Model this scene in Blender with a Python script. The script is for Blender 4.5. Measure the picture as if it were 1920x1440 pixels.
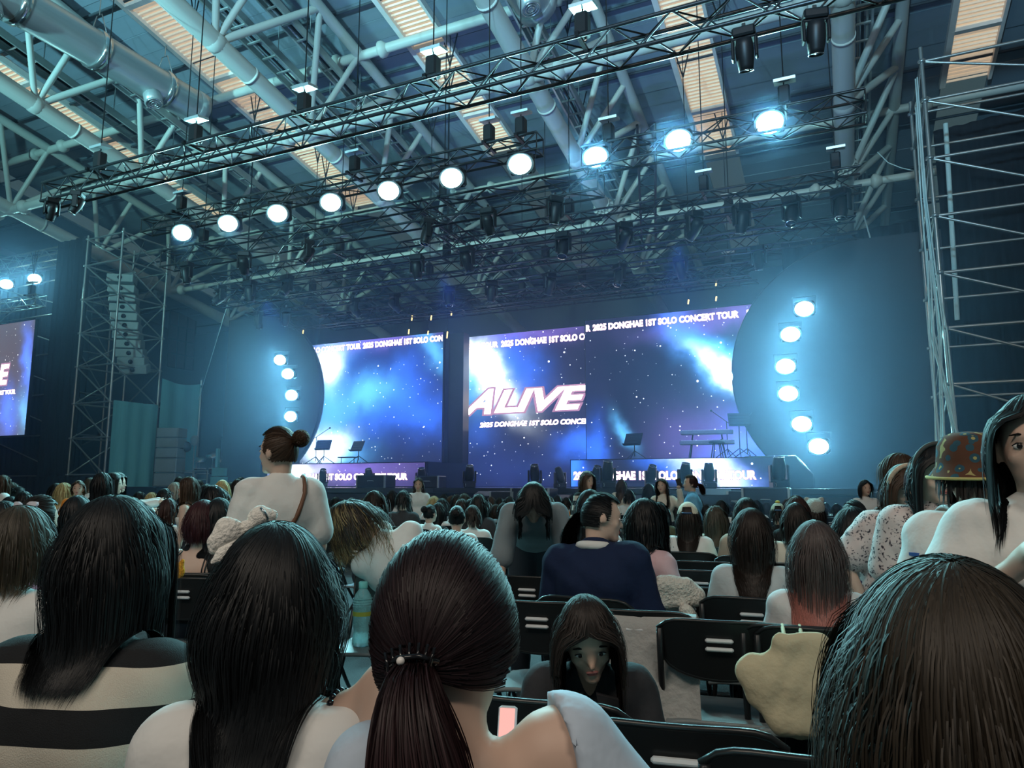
import bpy, math, random
import numpy as np
from mathutils import Matrix, Vector, Euler
random.seed(7)
R = math.radians
scene = bpy.context.scene
COL = scene.collection
for _o in list(bpy.data.objects): bpy.data.objects.remove(_o)

# ------------------------------------------------------------------ camera
YAW, PITCH, FPX = R(24.6), R(8.0), 1331.0
CAM = np.array([0.0, 0.0, 1.35])
camd = bpy.data.cameras.new('camera'); cam = bpy.data.objects.new('camera', camd); COL.objects.link(cam)
camd.sensor_width = 36.0; camd.lens = 36.0 * FPX / 1920.0; camd.clip_start = 0.05; camd.clip_end = 200
cam.location = CAM; cam.rotation_euler = (R(90) + PITCH, 0, YAW)
scene.camera = cam
_fw = np.array([-math.sin(YAW) * math.cos(PITCH), math.cos(YAW) * math.cos(PITCH), math.sin(PITCH)])
_rt = np.array([math.cos(YAW), math.sin(YAW), 0.0]); _up = np.cross(_rt, _fw)
def ray(x, y):
    d = _fw + _rt * (x - 960) / FPX - _up * (y - 720) / FPX
    return d / np.linalg.norm(d)
def at(x, y, dist): return CAM + ray(x, y) * dist           # a point seen at a pixel, at a measured distance
def onY(x, y, Y): d = ray(x, y); return CAM + d * (Y / d[1])
def onZ(x, y, Z): d = ray(x, y); return CAM + d * ((Z - CAM[2]) / d[2])

# ------------------------------------------------------------------ view, world
scene.view_settings.view_transform = 'Standard'; scene.view_settings.look = 'None'
scene.view_settings.gamma = 1.0; scene.view_settings.use_curve_mapping = False
scene.view_settings.exposure = 0.2
world = bpy.data.worlds.new('world'); scene.world = world; world.use_nodes = True
world.node_tree.nodes['Background'].inputs[0].default_value = (0.35, 0.62, 0.72, 1)
world.node_tree.nodes['Background'].inputs[1].default_value = 0.10

scene.cycles.max_bounces = 5; scene.cycles.diffuse_bounces = 3; scene.cycles.glossy_bounces = 3; scene.cycles.transmission_bounces = 5; scene.cycles.volume_bounces = 0; scene.cycles.use_adaptive_sampling = True; scene.cycles.adaptive_threshold = .03; scene.cycles.sample_clamp_indirect = 4.0

# ------------------------------------------------------------------ house lamps and added washes
def light(name, kind, loc, target, power, color, size=1.0, angle=60, blend=0.6, size_y=None):
    l = bpy.data.lights.new(name, kind); o = bpy.data.objects.new(name, l); COL.objects.link(o)
    o.location = loc; l.energy = power; l.color = color
    d = Vector(target) - Vector(loc); o.rotation_euler = d.to_track_quat('-Z', 'Y').to_euler()
    if kind == 'AREA':
        l.size = size
        if size_y: l.shape = 'RECTANGLE'; l.size_y = size_y
    elif kind == 'SPOT':
        l.spot_size = R(angle); l.spot_blend = blend; l.shadow_soft_size = size
    else: l.shadow_soft_size = size
    return o
# house lamps hanging in the roof behind the seats, and added unseen cyan spots that brighten the roof steel
light('house_lamp', 'AREA', (-3, -7, 10.5), (-4, 3, 0), 420, (1.0, 0.86, 0.72), 5, size_y=1.5)
light('house_lamp', 'AREA', (5, -4, 10.5), (1, 4, 0), 260, (1.0, 0.86, 0.72), 4, size_y=1.5)
light('added_cyan_wash', 'SPOT', (-18, -6, 7), (-17, 9.5, 13), 17000, (0.34, 0.90, 1.0), .3, 66, .95)
light('added_cyan_wash', 'SPOT', (-8, -6, 7), (-9, 10.5, 13), 12500, (0.33, 0.80, 1.0), .3, 64, .95)
light('added_cyan_wash', 'SPOT', (0, -5, 7), (-.5, 11.5, 12.5), 9000, (0.31, 0.70, 1.0), .3, 62, .95)
# added blue spots aimed down at the stage, tinting haze and trusses
for _x in (-15, -9, -3): light('added_blue_wash', 'SPOT', (_x, 15.4, 6.7), (_x - .5, 19, 1.2), 900, (.12, .25, 1.0), .12, 70, .8)

for _x in (-13.5, -9.5, -5.5, -2.0): light('added_blue_uplight', 'SPOT', (_x, 16.2, 2.0), (_x - .4, 16.9, 9.0), 420, (.14, .28, 1.0), .1, 75, .9)  # added blue spots from below, tinting the rig and haze

# ------------------------------------------------------------------ materials
MATS = {}
def nt(m): return m.node_tree.nodes, m.node_tree.links
def mat(name, color, rough=.6, metal=0.0, vary=.12, scale=6.0, bump=0.0, bscale=60.0, emit=None, es=0.0, spec=.5, alpha=1.0, trans=0.0, ior=1.45, stretch=None, coat=0.0):
    if name in MATS: return MATS[name]
    m = bpy.data.materials.new(name); m.use_nodes = True; n, l = nt(m); b = n['Principled BSDF']
    c = tuple(color) + (1,) if len(color) == 3 else tuple(color)
    b.inputs['Roughness'].default_value = rough; b.inputs['Metallic'].default_value = metal
    b.inputs['Specular IOR Level'].default_value = spec; b.inputs['Coat Weight'].default_value = coat
    b.inputs['Transmission Weight'].default_value = trans; b.inputs['IOR'].default_value = ior; b.inputs['Alpha'].default_value = alpha
    tc = n.new('ShaderNodeTexCoord'); src = tc.outputs['Object']
    if stretch:
        mp = n.new('ShaderNodeMapping'); mp.inputs['Scale'].default_value = stretch; l.new(src, mp.inputs[0]); src = mp.outputs[0]
    no = n.new('ShaderNodeTexNoise'); no.inputs['Scale'].default_value = scale; no.inputs['Detail'].default_value = 3; l.new(src, no.inputs[0])
    mx = n.new('ShaderNodeMix'); mx.data_type = 'RGBA'
    mx.inputs[6].default_value = tuple(max(0, x * (1 - vary)) for x in c[:3]) + (1,)
    mx.inputs[7].default_value = tuple(x * (1 + vary) for x in c[:3]) + (1,)
    l.new(no.outputs[0], mx.inputs[0]); l.new(mx.outputs[2], b.inputs['Base Color'])
    if bump:
        n2 = n.new('ShaderNodeTexNoise'); n2.inputs['Scale'].default_value = bscale; n2.inputs['Detail'].default_value = 4; l.new(src, n2.inputs[0])
        bp = n.new('ShaderNodeBump'); bp.inputs['Strength'].default_value = bump; bp.inputs['Distance'].default_value = .02
        l.new(n2.outputs[0], bp.inputs['Height']); l.new(bp.outputs[0], b.inputs['Normal'])
    if emit:
        b.inputs['Emission Color'].default_value = tuple(emit) + (1,); b.inputs['Emission Strength'].default_value = es
    MATS[name] = m
    return m
def cloth(name, color, fold=.5, fscale=9, rough=.85, weave=300): 
    if name in MATS: return MATS[name]
    m = mat(name, color, rough, vary=.06, bump=fold, bscale=fscale, spec=.2)
    return m
MATS_ = dict(
 steel=dict(color=(.55, .58, .54), rough=.42, vary=.06, spec=.5), galv=dict(color=(.45, .5, .5), rough=.38, metal=.6),
 black=dict(color=(.012, .013, .015), rough=.45), blackmetal=dict(color=(.02, .022, .025), rough=.35, metal=.4),
 truss=dict(color=(.045, .05, .055), rough=.32, metal=.5), trussdark=dict(color=(.035, .038, .045), rough=.35, metal=.6),
 scaff=dict(color=(.42, .46, .46), rough=.34, metal=.75), deck=dict(color=(.21, .26, .31), rough=.7, vary=.2, scale=1.2),
 purlin=dict(color=(.04, .05, .06), rough=.6), duct=dict(color=(.45, .5, .5), rough=.33, metal=.35), band=dict(color=(.6, .65, .65), rough=.2, metal=.9),
 slat=dict(color=(.75, .62, .47), rough=.6, emit=(1.0, .86, .68), es=.24), slatrail=dict(color=(.8, .74, .7), rough=.5),
 carpet=dict(color=(.055, .06, .065), rough=.95, bump=.5, bscale=90), curtain=dict(color=(.012, .015, .02), rough=.9, bump=.6, bscale=3, stretch=(3, 3, .15)),
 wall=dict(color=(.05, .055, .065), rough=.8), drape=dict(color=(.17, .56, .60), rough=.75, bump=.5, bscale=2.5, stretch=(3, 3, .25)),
 stage=dict(color=(.02, .022, .026), rough=.18), stagefloor=dict(color=(.03, .032, .036), rough=.12), box=dict(color=(.016, .017, .02), rough=.5, bump=.2, bscale=120),
 spk=dict(color=(.30, .36, .37), rough=.5), white=dict(color=(.75, .75, .75), rough=.5), cablew=dict(color=(.62, .8, .8), rough=.5),
 lens=dict(color=(.03, .04, .05), rough=.05, spec=.8), chrome=dict(color=(.7, .72, .74), rough=.12, metal=1.0), brownwin=dict(color=(.10, .035, .04), rough=.5),
 skin=dict(color=(.56, .37, .28), rough=.5, vary=.05, spec=.35), skin2=dict(color=(.62, .43, .34), rough=.5, vary=.05, spec=.35),
 plastic=dict(color=(.012, .013, .014), rough=.32, spec=.5, vary=.05), seatplastic=dict(color=(.16, .19, .2), rough=.36, bump=.15, bscale=250), inset=dict(color=(.55, .58, .6), rough=.5),
 pants=dict(color=(.02, .025, .035), rough=.85), shoe=dict(color=(.3, .3, .3), rough=.6), lips=dict(color=(.42, .14, .13), rough=.4), eye=dict(color=(.01, .008, .008), rough=.1), eyewhite=dict(color=(.7, .68, .66), rough=.3),
)
def M(k):
    if k in MATS: return MATS[k]
    return mat(k, **MATS_[k])
def emis(name, color, strength):
    if name in MATS: return MATS[name]
    m = bpy.data.materials.new(name); m.use_nodes = True; n, l = nt(m)
    n.remove(n['Principled BSDF']); e = n.new('ShaderNodeEmission'); e.inputs[0].default_value = tuple(color) + (1,); e.inputs[1].default_value = strength
    l.new(e.outputs[0], n['Material Output'].inputs[0]); MATS[name] = m
    return m

# ------------------------------------------------------------------ object helpers
def tag(o, label=None, cat=None, group=None, kind=None):
    if label: o['label'] = label
    if cat: o['category'] = cat
    if group: o['group'] = group
    if kind: o['kind'] = kind
    return o
def empty(name, loc=(0, 0, 0), rz=0.0, parent=None, **kw):
    o = bpy.data.objects.new(name, None); COL.objects.link(o); o.location = loc; o.rotation_euler = (0, 0, rz); o.empty_display_size = .1
    if parent: o.parent = parent
    return tag(o, **kw)
def new(name, mesh, parent=None, mw=None, **kw):
    """link a mesh object; mw is its matrix in the parent's space"""
    o = bpy.data.objects.new(name, mesh); COL.objects.link(o)
    if parent: o.parent = parent
    if mw is not None: o.matrix_basis = mw
    return tag(o, **kw)
def T(x, y, z): return Matrix.Translation((x, y, z))
def RX(a): return Matrix.Rotation(a, 4, 'X')
def RY(a): return Matrix.Rotation(a, 4, 'Y')
def RZ(a): return Matrix.Rotation(a, 4, 'Z')
def S(x, y, z): return Matrix.Diagonal((x, y, z, 1))
class MB:
    def __init__(s): s.v = []; s.f = []; s.sm = []
    def add(s, v, f, smooth=False):
        b = len(s.v); s.v += [tuple(map(float, p)) for p in v]; s.f += [tuple(i + b for i in q) for q in f]; s.sm += [smooth] * len(f); return s
    def box(s, c, d, m=None, bev=0.0):
        x, y, z = (k / 2 for k in d)
        if bev:
            b = bev; v = []; 
            for sz in (-1, 1):
                for k, (px, py) in enumerate([(-x + b, -y), (x - b, -y), (x, -y + b), (x, y - b), (x - b, y), (-x + b, y), (-x, y - b), (-x, -y + b)]):
                    v.append((px, py, sz * (z - b)))
            for sz in (-1, 1):
                for (px, py) in [(-x + b, -y + b), (x - b, -y + b), (x - b, y - b), (-x + b, y - b)]: v.append((px, py, sz * z))
            f = [(k, (k + 1) % 8, 8 + (k + 1) % 8, 8 + k) for k in range(8)]
            f += [(16, 19, 18, 17), (20, 21, 22, 23)]
            for o_, t_, flip in ((0, 16, True), (8, 20, False)):
                q = [(o_, o_ + 1, t_ + 1, t_), (o_ + 2, o_ + 3, t_ + 2, t_ + 1), (o_ + 4, o_ + 5, t_ + 3, t_ + 2), (o_ + 6, o_ + 7, t_, t_ + 3), (o_ + 1, o_ + 2, t_ + 1), (o_ + 3, o_ + 4, t_ + 2), (o_ + 5, o_ + 6, t_ + 3), (o_ + 7, o_, t_)]
                f += [tuple(reversed(k)) if flip else k for k in q]
        else:
            v = [(sx * x, sy * y, sz * z) for sx in (-1, 1) for sy in (-1, 1) for sz in (-1, 1)]
            f = [(0, 1, 3, 2), (4, 6, 7, 5), (0, 4, 5, 1), (2, 3, 7, 6), (0, 2, 6, 4), (1, 5, 7, 3)]
        if m is not None: v = [m @ Vector(p) for p in v]
        return s.add([(p[0] + c[0], p[1] + c[1], p[2] + c[2]) for p in v], f)
    def tube(s, path, r, n=8, cap=True, closed=False):
        P = np.array([tuple(p) for p in path], float); k = len(P); rr = np.full(k, r, float) if np.isscalar(r) else np.array(r, float)
        t = np.gradient(P, axis=0) if not closed else np.roll(P, -1, 0) - np.roll(P, 1, 0)
        t /= np.linalg.norm(t, axis=1)[:, None] + 1e-12
        ref = np.array([0, 0, 1.0]) if abs(t[:, 2]).mean() < .8 else np.array([1.0, 0, 0])
        v = []
        for i in range(k):
            a = np.cross(t[i], ref); a /= np.linalg.norm(a) + 1e-12; b = np.cross(t[i], a)
            for j in range(n):
                w = 2 * math.pi * j / n; v.append(P[i] + rr[i] * (math.cos(w) * a + math.sin(w) * b))
        f = []
        for i in range(k if closed else k - 1):
            i2 = (i + 1) % k
            for j in range(n):
                j2 = (j + 1) % n; f.append((i * n + j, i2 * n + j, i2 * n + j2, i * n + j2))
        if cap and not closed: f += [tuple(range(n)), tuple(reversed(range((k - 1) * n, k * n)))]
        return s.add(v, f, True)
    def rod(s, a, b, r, n=6): return s.tube([a, b], r, n)
    def lathe(s, prof, n=16, m=None, cap=True):
        v = []; k = len(prof)
        for (r, z) in prof:
            for j in range(n): w = 2 * math.pi * j / n; v.append(Vector((r * math.cos(w), r * math.sin(w), z)))
        f = [(i * n + j, i * n + (j + 1) % n, (i + 1) * n + (j + 1) % n, (i + 1) * n + j) for i in range(k - 1) for j in range(n)]
        if cap: f += [tuple(reversed(range(n))), tuple(range((k - 1) * n, k * n))]
        if m is not None: v = [m @ p for p in v]
        return s.add(v, f, True)
    def ell(s, c, r, nu=12, nv=8, m=None):
        prof = [(math.sin(math.pi * (i + .02) / (nv + .04)), -math.cos(math.pi * (i + .02) / (nv + .04))) for i in range(nv + 1)]
        mm = T(*c) @ (m if m is not None else Matrix()) @ S(*r)
        return s.lathe(prof, nu, mm)
    def grid(s, P, smooth=True, flip=False):
        P = np.array(P, float); a, b = P.shape[:2]
        f = [(i * b + j, i * b + j + 1, (i + 1) * b + j + 1, (i + 1) * b + j) for i in range(a - 1) for j in range(b - 1)]
        if flip: f = [tuple(reversed(q)) for q in f]
        return s.add(P.reshape(-1, 3), f, smooth)
    def prism(s, poly, z0, z1, m=None):
        k = len(poly); v = [Vector((p[0], p[1], z0)) for p in poly] + [Vector((p[0], p[1], z1)) for p in poly]
        if m is not None: v = [m @ p for p in v]
        f = [tuple(reversed(range(k))), tuple(range(k, 2 * k))] + [(i, (i + 1) % k, k + (i + 1) % k, k + i) for i in range(k)]
        return s.add(v, f)
    def mesh(s, name, m):
        me = bpy.data.meshes.new(name); me.from_pydata(s.v, [], s.f); me.polygons.foreach_set('use_smooth', s.sm)
        for k in (m if isinstance(m, (list, tuple)) else [m]): me.materials.append(k if not isinstance(k, str) else M(k))
        me.update(); return me
    def build(s, name, m, parent=None, mw=None, **kw): return new(name, s.mesh(name, m), parent, mw, **kw)
UNIT = {}
def unit(kind, m):
    k = (kind, m)
    if k not in UNIT:
        b = MB()
        if kind.startswith('cyl'): b.lathe([(1, 0), (1, 1)], int(kind[3:]))
        else: b.box((0, 0, 0), (1, 1, 1))
        UNIT[k] = b.mesh('rod' if kind[0] == 'c' else 'block', m)
    return UNIT[k]
def rod(name, a, b, r, m, parent=None, n=8, **kw):
    """a straight round bar between two points, in the parent's space"""
    a, b = Vector(tuple(a)), Vector(tuple(b)); d = b - a
    mw = Matrix.Translation(a) @ d.to_track_quat('Z', 'Y').to_matrix().to_4x4() @ S(r, r, d.length)
    return new(name, unit('cyl%d' % n, m), parent, mw, **kw)
def block(name, c, d, m, parent=None, rot=None, **kw):
    return new(name, unit('box', m), parent, T(*c) @ (rot if rot is not None else Matrix()) @ S(*d), **kw)
ORD = ['first', 'second', 'third', 'fourth', 'fifth', 'sixth', 'seventh', 'eighth', 'ninth', 'tenth', 'eleventh', 'twelfth', 'thirteenth', 'fourteenth', 'fifteenth', 'sixteenth', 'seventeenth', 'eighteenth', 'nineteenth', 'twentieth']
# ================================================================== the hall
SL = math.tan(R(11))
def zl(y, k): return k - SL * y                      # a plane of the roof that falls towards the stage
f = MB().box((-13, 12, -.05), (64, 60, .1)).build('floor', 'carpet', label='dark grey carpeted hall floor under the seats', cat='floor', kind='structure')
MB().box((-13, 33, 6), (60, .2, 12)).build('wall_back', 'wall', label='dark far wall of the hall behind the stage', cat='wall', kind='structure')
MB().box((-37, 14, 6), (.2, 40, 12)).build('wall_left', 'wall', label='dark side wall of the hall beyond the tower', cat='wall', kind='structure')
# --- roof deck: boards between the skylight strips
STRIP = [-30.3, -23.6, -16.9, -10.2, -3.5, 3.2]; SW = 1.1; ZR = 16.6
ceil = empty('ceiling', (0, 0, 0), label='sloping roof deck of blue-grey boards with seams', cat='ceiling', kind='structure')
edges = [-37] + STRIP + [12]
ang = math.atan(SL)
cell = .62
for i in range(len(edges) - 1):
    x0 = edges[i] + (SW if i else 0); x1 = edges[i + 1]
    for j in range(42):
        y = 5.2 + j * cell
        if i in (0, 6) and j % 2: continue
        d = cell if i not in (0, 6) else 2 * cell
        new('roof_board', unit('box', 'deck'), ceil, T((x0 + x1) / 2, y + d / 2, zl(y + d / 2, ZR) + .03 * random.random()) @ RX(-ang) @ S(x1 - x0, d * .985 / math.cos(ang), .08))
for j, y in enumerate(np.arange(7.0, 31, 2.3)):
    rod('purlin', (-37, y, zl(y, ZR) - .1), (12, y, zl(y, ZR) - .1), .045, 'purlin', ceil, 4)
# --- skylight strips with their louvres
def strip(i, x0, y0, y1):
    root = empty('skylight', (x0, y0, zl(y0, ZR)), label='beige louvred skylight strip, %s from left in the roof' % ORD[i], cat='skylight', group='louvred skylight strips', kind='structure')
    def L(x, y, dz): return (x, y - y0, zl(y, ZR) - zl(y0, ZR) + dz)
    mb = MB(); y = y0; k = 0
    while y < y1:                                       # corrugated slats, too fine to pick apart
        mb.box(L(SW / 2, y, -.10), (SW - .1, .085, .05), m=RX(-ang + .5)); y += .14
    mb.build('louvre_slats', 'slat', root, kind='stuff')
    for s_ in (0, SW): 
        rt = MB().box((s_, (y1 - y0) / 2, -SL * (y1 - y0) / 2 - .14), (.14 if s_ == 0 else .08, (y1 - y0) / math.cos(ang), .2), m=RX(-ang)); rt.build('frame_rail', 'slatrail', root)
    yy = y0 + .8
    while yy < y1:
        MB().box(L(SW / 2, yy, -.18), (SW, .16, .1)).build('cross_bar', 'slatrail', root); yy += 2.9
    MB().box(L(SW / 2, (y0 + y1) / 2, .02), (SW, (y1 - y0) / math.cos(ang), .03), m=RX(-ang)).build('glazing', 'slat', root)
for i, (x, y0, y1) in enumerate([(-23.6, 9, 21.5), (-16.9, 8, 22), (-10.2, 9, 20.6), (-3.5, 11, 22.8), (3.2, 13, 21.6)]): strip(i, x, y0, y1)
# --- roof trusses (space frame)
LX = [-26.58, -19.78, -12.98, -6.28, .62, 7.4]; UO = 1.4
LN = [7.9, 11.3, 14.7, 18.1, 21.5, 24.9]
for i, x in enumerate(LX):
    y0, y1 = 4.5, 30.0
    root = empty('roof_truss', (x, y0, zl(y0, 14)), label='pale tubular steel roof truss, %s from left, running towards the stage' % ORD[i], cat='roof truss', group='tubular roof trusses', kind='structure')
    def L(X, Y, K): return (X - x, Y - y0, zl(Y, K) - zl(y0, 14))
    rod('lower_chord', L(x, y0, 14), L(x, y1, 14), .235, 'steel', root, 20)
    rod('upper_chord', L(x + UO, y0, 16.2), L(x + UO, y1, 16.2), .15, 'steel', root, 14)
    for y in (12.4, 15.8, 20.4, 24.4):
        rod('flange', L(x, y, 14), L(x, y + .09, 14), .25, 'steel', root, 20)
    c = MB(); 
    for k in range(14):
        w = k * math.pi * 2 / 14; p = np.array(L(x, 20.6, 14)); o = np.array([math.cos(w), 0, math.sin(w)])
        c.rod(p + o * .19 + [0, -.22, 0], p + o * .31, .018, 5)
    c.lathe([(.22, 0), (.33, .0), (.33, .07), (.22, .07)], 20, T(*L(x, 20.6, 14)) @ RX(-R(90) - ang))
    c.build('splice_collar', 'steel', root)
    for y in LN:
        a = L(x, y, 14)
        for yy in (y - 1.4, y + .3): rod('strut', a, L(x + UO, yy, 16.2), .085, 'steel', root, 10)
        rod('strut', a, L(x + UO, y + 2.0, 16.2), .10, 'steel', root, 10)
        MB().ell(a, (.26, .3, .26), 14, 8).build('node', 'steel', root)
for i, (y, k, r, lab) in enumerate([(14.7, 13.95, .15, 'thick pale cross pipe under the roof trusses above the front lighting truss'), (21.5, 13.95, .11, 'pale cross pipe under the roof trusses above the stage front'),
        (15.0, 16.15, .13, 'upper roof cross pipe nearest the seats'), (21.8, 16.15, .12, 'upper roof cross pipe farther over the stage')]):
    root = empty('cross_pipe', (-36, y, zl(y, k)), label=lab, cat='pipe', group='roof cross pipes', kind='structure')
    rod('pipe', (0, 0, 0), (46, 0, 0), r, 'steel', root, 14)
    for x in LX:
        for s_ in (-1, 1):
            MB().lathe([(r, -.2), (r + .1, -.05), (r + .1, .03), (r, .1)], 14, T(x + 36 + s_ * .75 + (UO if k > 15 else 0), 0, 0) @ RY(s_ * R(-90))).build('flange_collar', 'steel', root)
# --- round air ducts
def duct(x, y0, y1, z, r, lab, stubs):
    root = empty('air_duct', (x, y0, z), label=lab, cat='duct')
    rod('duct_tube', (0, 0, 0), (0, y1 - y0, 0), r, 'duct', root, 28)
    for y in np.arange(y1 - 1.3, y0, -2.0):
        MB().lathe([(r, -.1), (r + .05, -.1), (r + .05, .1), (r, .1)], 28, T(0, y - y0, 0) @ RX(R(90))).build('clamp_band', 'band', root)
        MB().tube([(-.35, y - y0, r * .8), (-.1, y - y0, r + .5), (.1, y - y0, r + .5), (.35, y - y0, r * .8)], .015, 6).build('hanger_wire', 'galv', root)
        rod('hanger_rod', (0, y - y0, r + .5), (0, y - y0, zl(y, ZR) - z), .012, 'galv', root, 6)
    MB().lathe([(r + .02, -.3), (r + .03, -.3), (r + .03, .0), (r * .2, .02)], 28, T(0, y1 - y0, 0) @ RX(R(-90))).build('end_cap', 'duct', root)
    for y in stubs:
        mm = T(.1, y - y0, -r * .8) @ RY(R(160))
        st = MB().lathe([(.24, -.1), (.24, .35), (.2, .36)], 20, mm).build('outlet_stub', 'duct', root)
        for q in (.2, .13, .07): MB().tube([mm @ Vector((q * math.cos(a), q * math.sin(a), .37)) for a in np.linspace(0, 2 * math.pi, 18)[:-1]], .018, 6, closed=True).build('diffuser_ring', 'band', st)
duct(-16.9, 4, 14.3, 12.5, .48, 'large round metal air duct with clamp bands over the left seats', [8.4, 12.6])
duct(-5.85, 5, 14.2, 12.5, .48, 'round metal air duct ending above the middle of the front truss', [13.3])
# --- cable trays hung below the deck
def tray(x, y0, y1, k, w, lab):
    root = empty('cable_tray', (x, y0, zl(y0, k)), label=lab, cat='cable tray', group='cable trays under the roof', kind='structure')
    for s_ in (0, w): MB().box((s_, (y1 - y0) / 2, -SL * (y1 - y0) / 2), (.05, (y1 - y0) / math.cos(ang), .22), m=RX(-ang)).build('tray_rail', 'galv', root)
    y = y0 + .3
    while y < y1:
        MB().box((w / 2, y - y0, -SL * (y - y0) - .06), (w, .05, .04)).build('rung', 'galv', root); y += .55
    y = y0 + .6
    while y < y1:
        rod('hanger_rod', (w / 2, y - y0, -SL * (y - y0)), (w / 2, y - y0, zl(y, ZR) - zl(y0, k)), .014, 'galv', root, 5); y += 2.2
    for q in range(3): rod('cable', (w * (.25 + .25 * q), 0, .0), (w * (.25 + .25 * q), y1 - y0, -SL * (y1 - y0)), .035, 'blackmetal' if q % 2 else 'galv', root, 6)
for i, (x, k, w) in enumerate([(-20.2, 15.3, .5), (-18.8, 15.6, .3), (-13.6, 15.4, .55), (-12.4, 15.6, .35), (-6.4, 15.2, .45), (.9, 15.4, .4)]):
    tray(x, 6.5, 29, k, w, 'grey cable tray under the roof boards, %s from left' % ORD[i])
# --- far left windows with reddish curtains
wn = 0
for (px, py, X, w, h) in [(340, 640, -34, 1.8, 3.2), (180, 520, -36.3, 3.2, 4.2), (20, 450, -36.3, 4.0, 3.6)]:
    d = ray(px, py); p = CAM + d * (X / d[0]); wn += 1
    root = empty('window_%d' % wn, (X, p[1], p[2] - h / 2), label=['tall dim window with dark red blind beside the curtained stage wing', 'dim window with red patterned blind behind the scaffold tower', 'dim reddish window high at the left edge'][wn - 1], cat='window', kind='structure')
    MB().box((0, 0, h / 2), (.06, w, h)).build('blind', 'brownwin', root)
    for k in range(4): MB().box((.05, -w / 2 + w * k / 3, h / 2), (.06, .06, h)).build('mullion', 'black', root)
    for k in range(5): MB().box((.05, 0, h * k / 4), (.06, w, .06)).build('transom', 'black', root)
# ================================================================== lighting trusses
def truss(name, p0, p1, size, bay, m, label, group=None, single=True, cr=.027, br=.013, parent_kw=None):
    p0 = np.array(p0, float); p1 = np.array(p1, float); Ln = np.linalg.norm(p1 - p0); ax = (p1 - p0) / Ln
    a = np.cross([0, 0, 1.0], ax) if abs(ax[2]) < .8 else np.array([1.0, 0, 0]); a /= np.linalg.norm(a); b = np.cross(ax, a)
    root = empty(name, p0, label=label, cat='truss', group=group)
    cs = [(sx * a + sz * b) * size / 2 for sx, sz in ((-1, -1), (1, -1), (1, 1), (-1, 1))]
    for c in cs: rod('chord', c, c + ax * Ln, cr, m, root, 8)
    n = max(2, int(round(Ln / bay))); mb = MB()
    for fce in range(4):
        c0, c1 = cs[fce], cs[(fce + 1) % 4]
        for k in range(n):
            s0, s1 = k * Ln / n, (k + 1) * Ln / n
            A, B = (c0 + ax * s0, c1 + ax * s1) if (k + fce) % 2 else (c1 + ax * s0, c0 + ax * s1)
            if fce in (0,) and not single: A, B = c0 + ax * s0, c1 + ax * s0
            if single: rod('brace', A, B, br, m, root, 5)
            else: mb.rod(A, B, br, 4)
    if not single: mb.build('lacing', m, root, kind='stuff')
    else:
        for q in (0, Ln):
            for fce in range(4): rod('end_bar', cs[fce] + ax * q, cs[(fce + 1) % 4] + ax * q, br, m, root, 5)
    return root
truss('lighting_truss', (-14.9, 9, 7.42), (1.2, 9, 7.42), .40, .41, 'truss', 'long dark box truss crossing under the roof nearest the seats', 'lighting trusses', cr=.03, br=.014)
truss('lighting_truss', (-15.8, 12, 7.86), (-4.9, 12, 7.86), .34, .42, 'truss', 'box truss carrying the left row of glowing cyan blinders', 'lighting trusses')
truss('lighting_truss', (-16.2, 13, 7.32), (-4.0, 13, 7.32), .45, .6, 'truss', 'lower box truss just behind the left row of cyan blinders', 'lighting trusses', br=.015)
truss('lighting_truss', (-4.2, 12.6, 7.62), (.75, 12.6, 7.62), .42, .45, 'truss', 'short box truss carrying the three right-hand cyan blinders', 'lighting trusses')
truss('lighting_truss', (-17.3, 15.6, 7.55), (.75, 15.6, 7.55), .42, .5, 'truss', 'box truss with spotlights across the stage, third from the seats', 'lighting trusses', single=False)
truss('lighting_truss', (-18.2, 16.6, 7.3), (-1.0, 16.6, 7.3), .42, .5, 'truss', 'box truss above the stage, fourth from the seats', 'lighting trusses', single=False)
truss('lighting_truss', (-18.2, 18, 7.35), (.7, 18, 7.35), .42, .5, 'truss', 'box truss with hanging lamps above the stage, fifth from the seats', 'lighting trusses', single=False)
truss('lighting_truss', (-17, 18.8, 6.85), (-1.8, 18.8, 6.85), .36, .45, 'trussdark', 'dark box truss just in front of the screen tops', 'lighting trusses', single=False)
truss('lighting_truss', (-17, 20.9, 7.3), (-1.8, 20.9, 7.3), .42, .5, 'trussdark', 'dark box truss above and behind the screens', 'lighting trusses', single=False)
truss('lighting_truss', (-9.0, 14.0, 8.0), (-9.0, 18.0, 7.85), .36, .45, 'truss', 'short linking truss running towards the stage, left of centre', 'lighting trusses', single=False)
truss('lighting_truss', (-3.2, 13.6, 8.5), (-4.2, 17.8, 7.85), .36, .45, 'truss', 'tilted linking truss running towards the stage, right of centre', 'lighting trusses', single=False)

# ---- chain hoists
def hoist(i, x, y, z, ztop, lab):
    root = empty('chain_hoist', (x, y, z), label=lab, cat='hoist', group='chain hoists on the trusses')
    ztop = zl(y, ZR) - .06 if y > 5 and x > -26 else ztop
    block('spreader_bar', (0, 0, .0), (.06, .56, .05), 'blackmetal', root)
    hb = MB(); hb.box((0, 0, .28), (.2, .2, .36), bev=.03); hb.build('motor_body', 'black', root)
    MB().box((.02, -.02, .56), (.36, .26, .05), m=RX(.2)).build('chain_bag_lid', 'galv', root)
    MB().tube([(0, 0, 0), (.05, 0, .04), (.04, 0, .1)], .02, 6).build('hook', 'chrome', root)
    rod('chain', (0, 0, .46), (0, 0, ztop - z), .012, 'blackmetal', root, 5)
    for s_ in (-1, 1): rod('sling', (0, 0, ztop - z - .9), (s_ * .22, 0, ztop - z), .02, 'black', root, 5)
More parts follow.
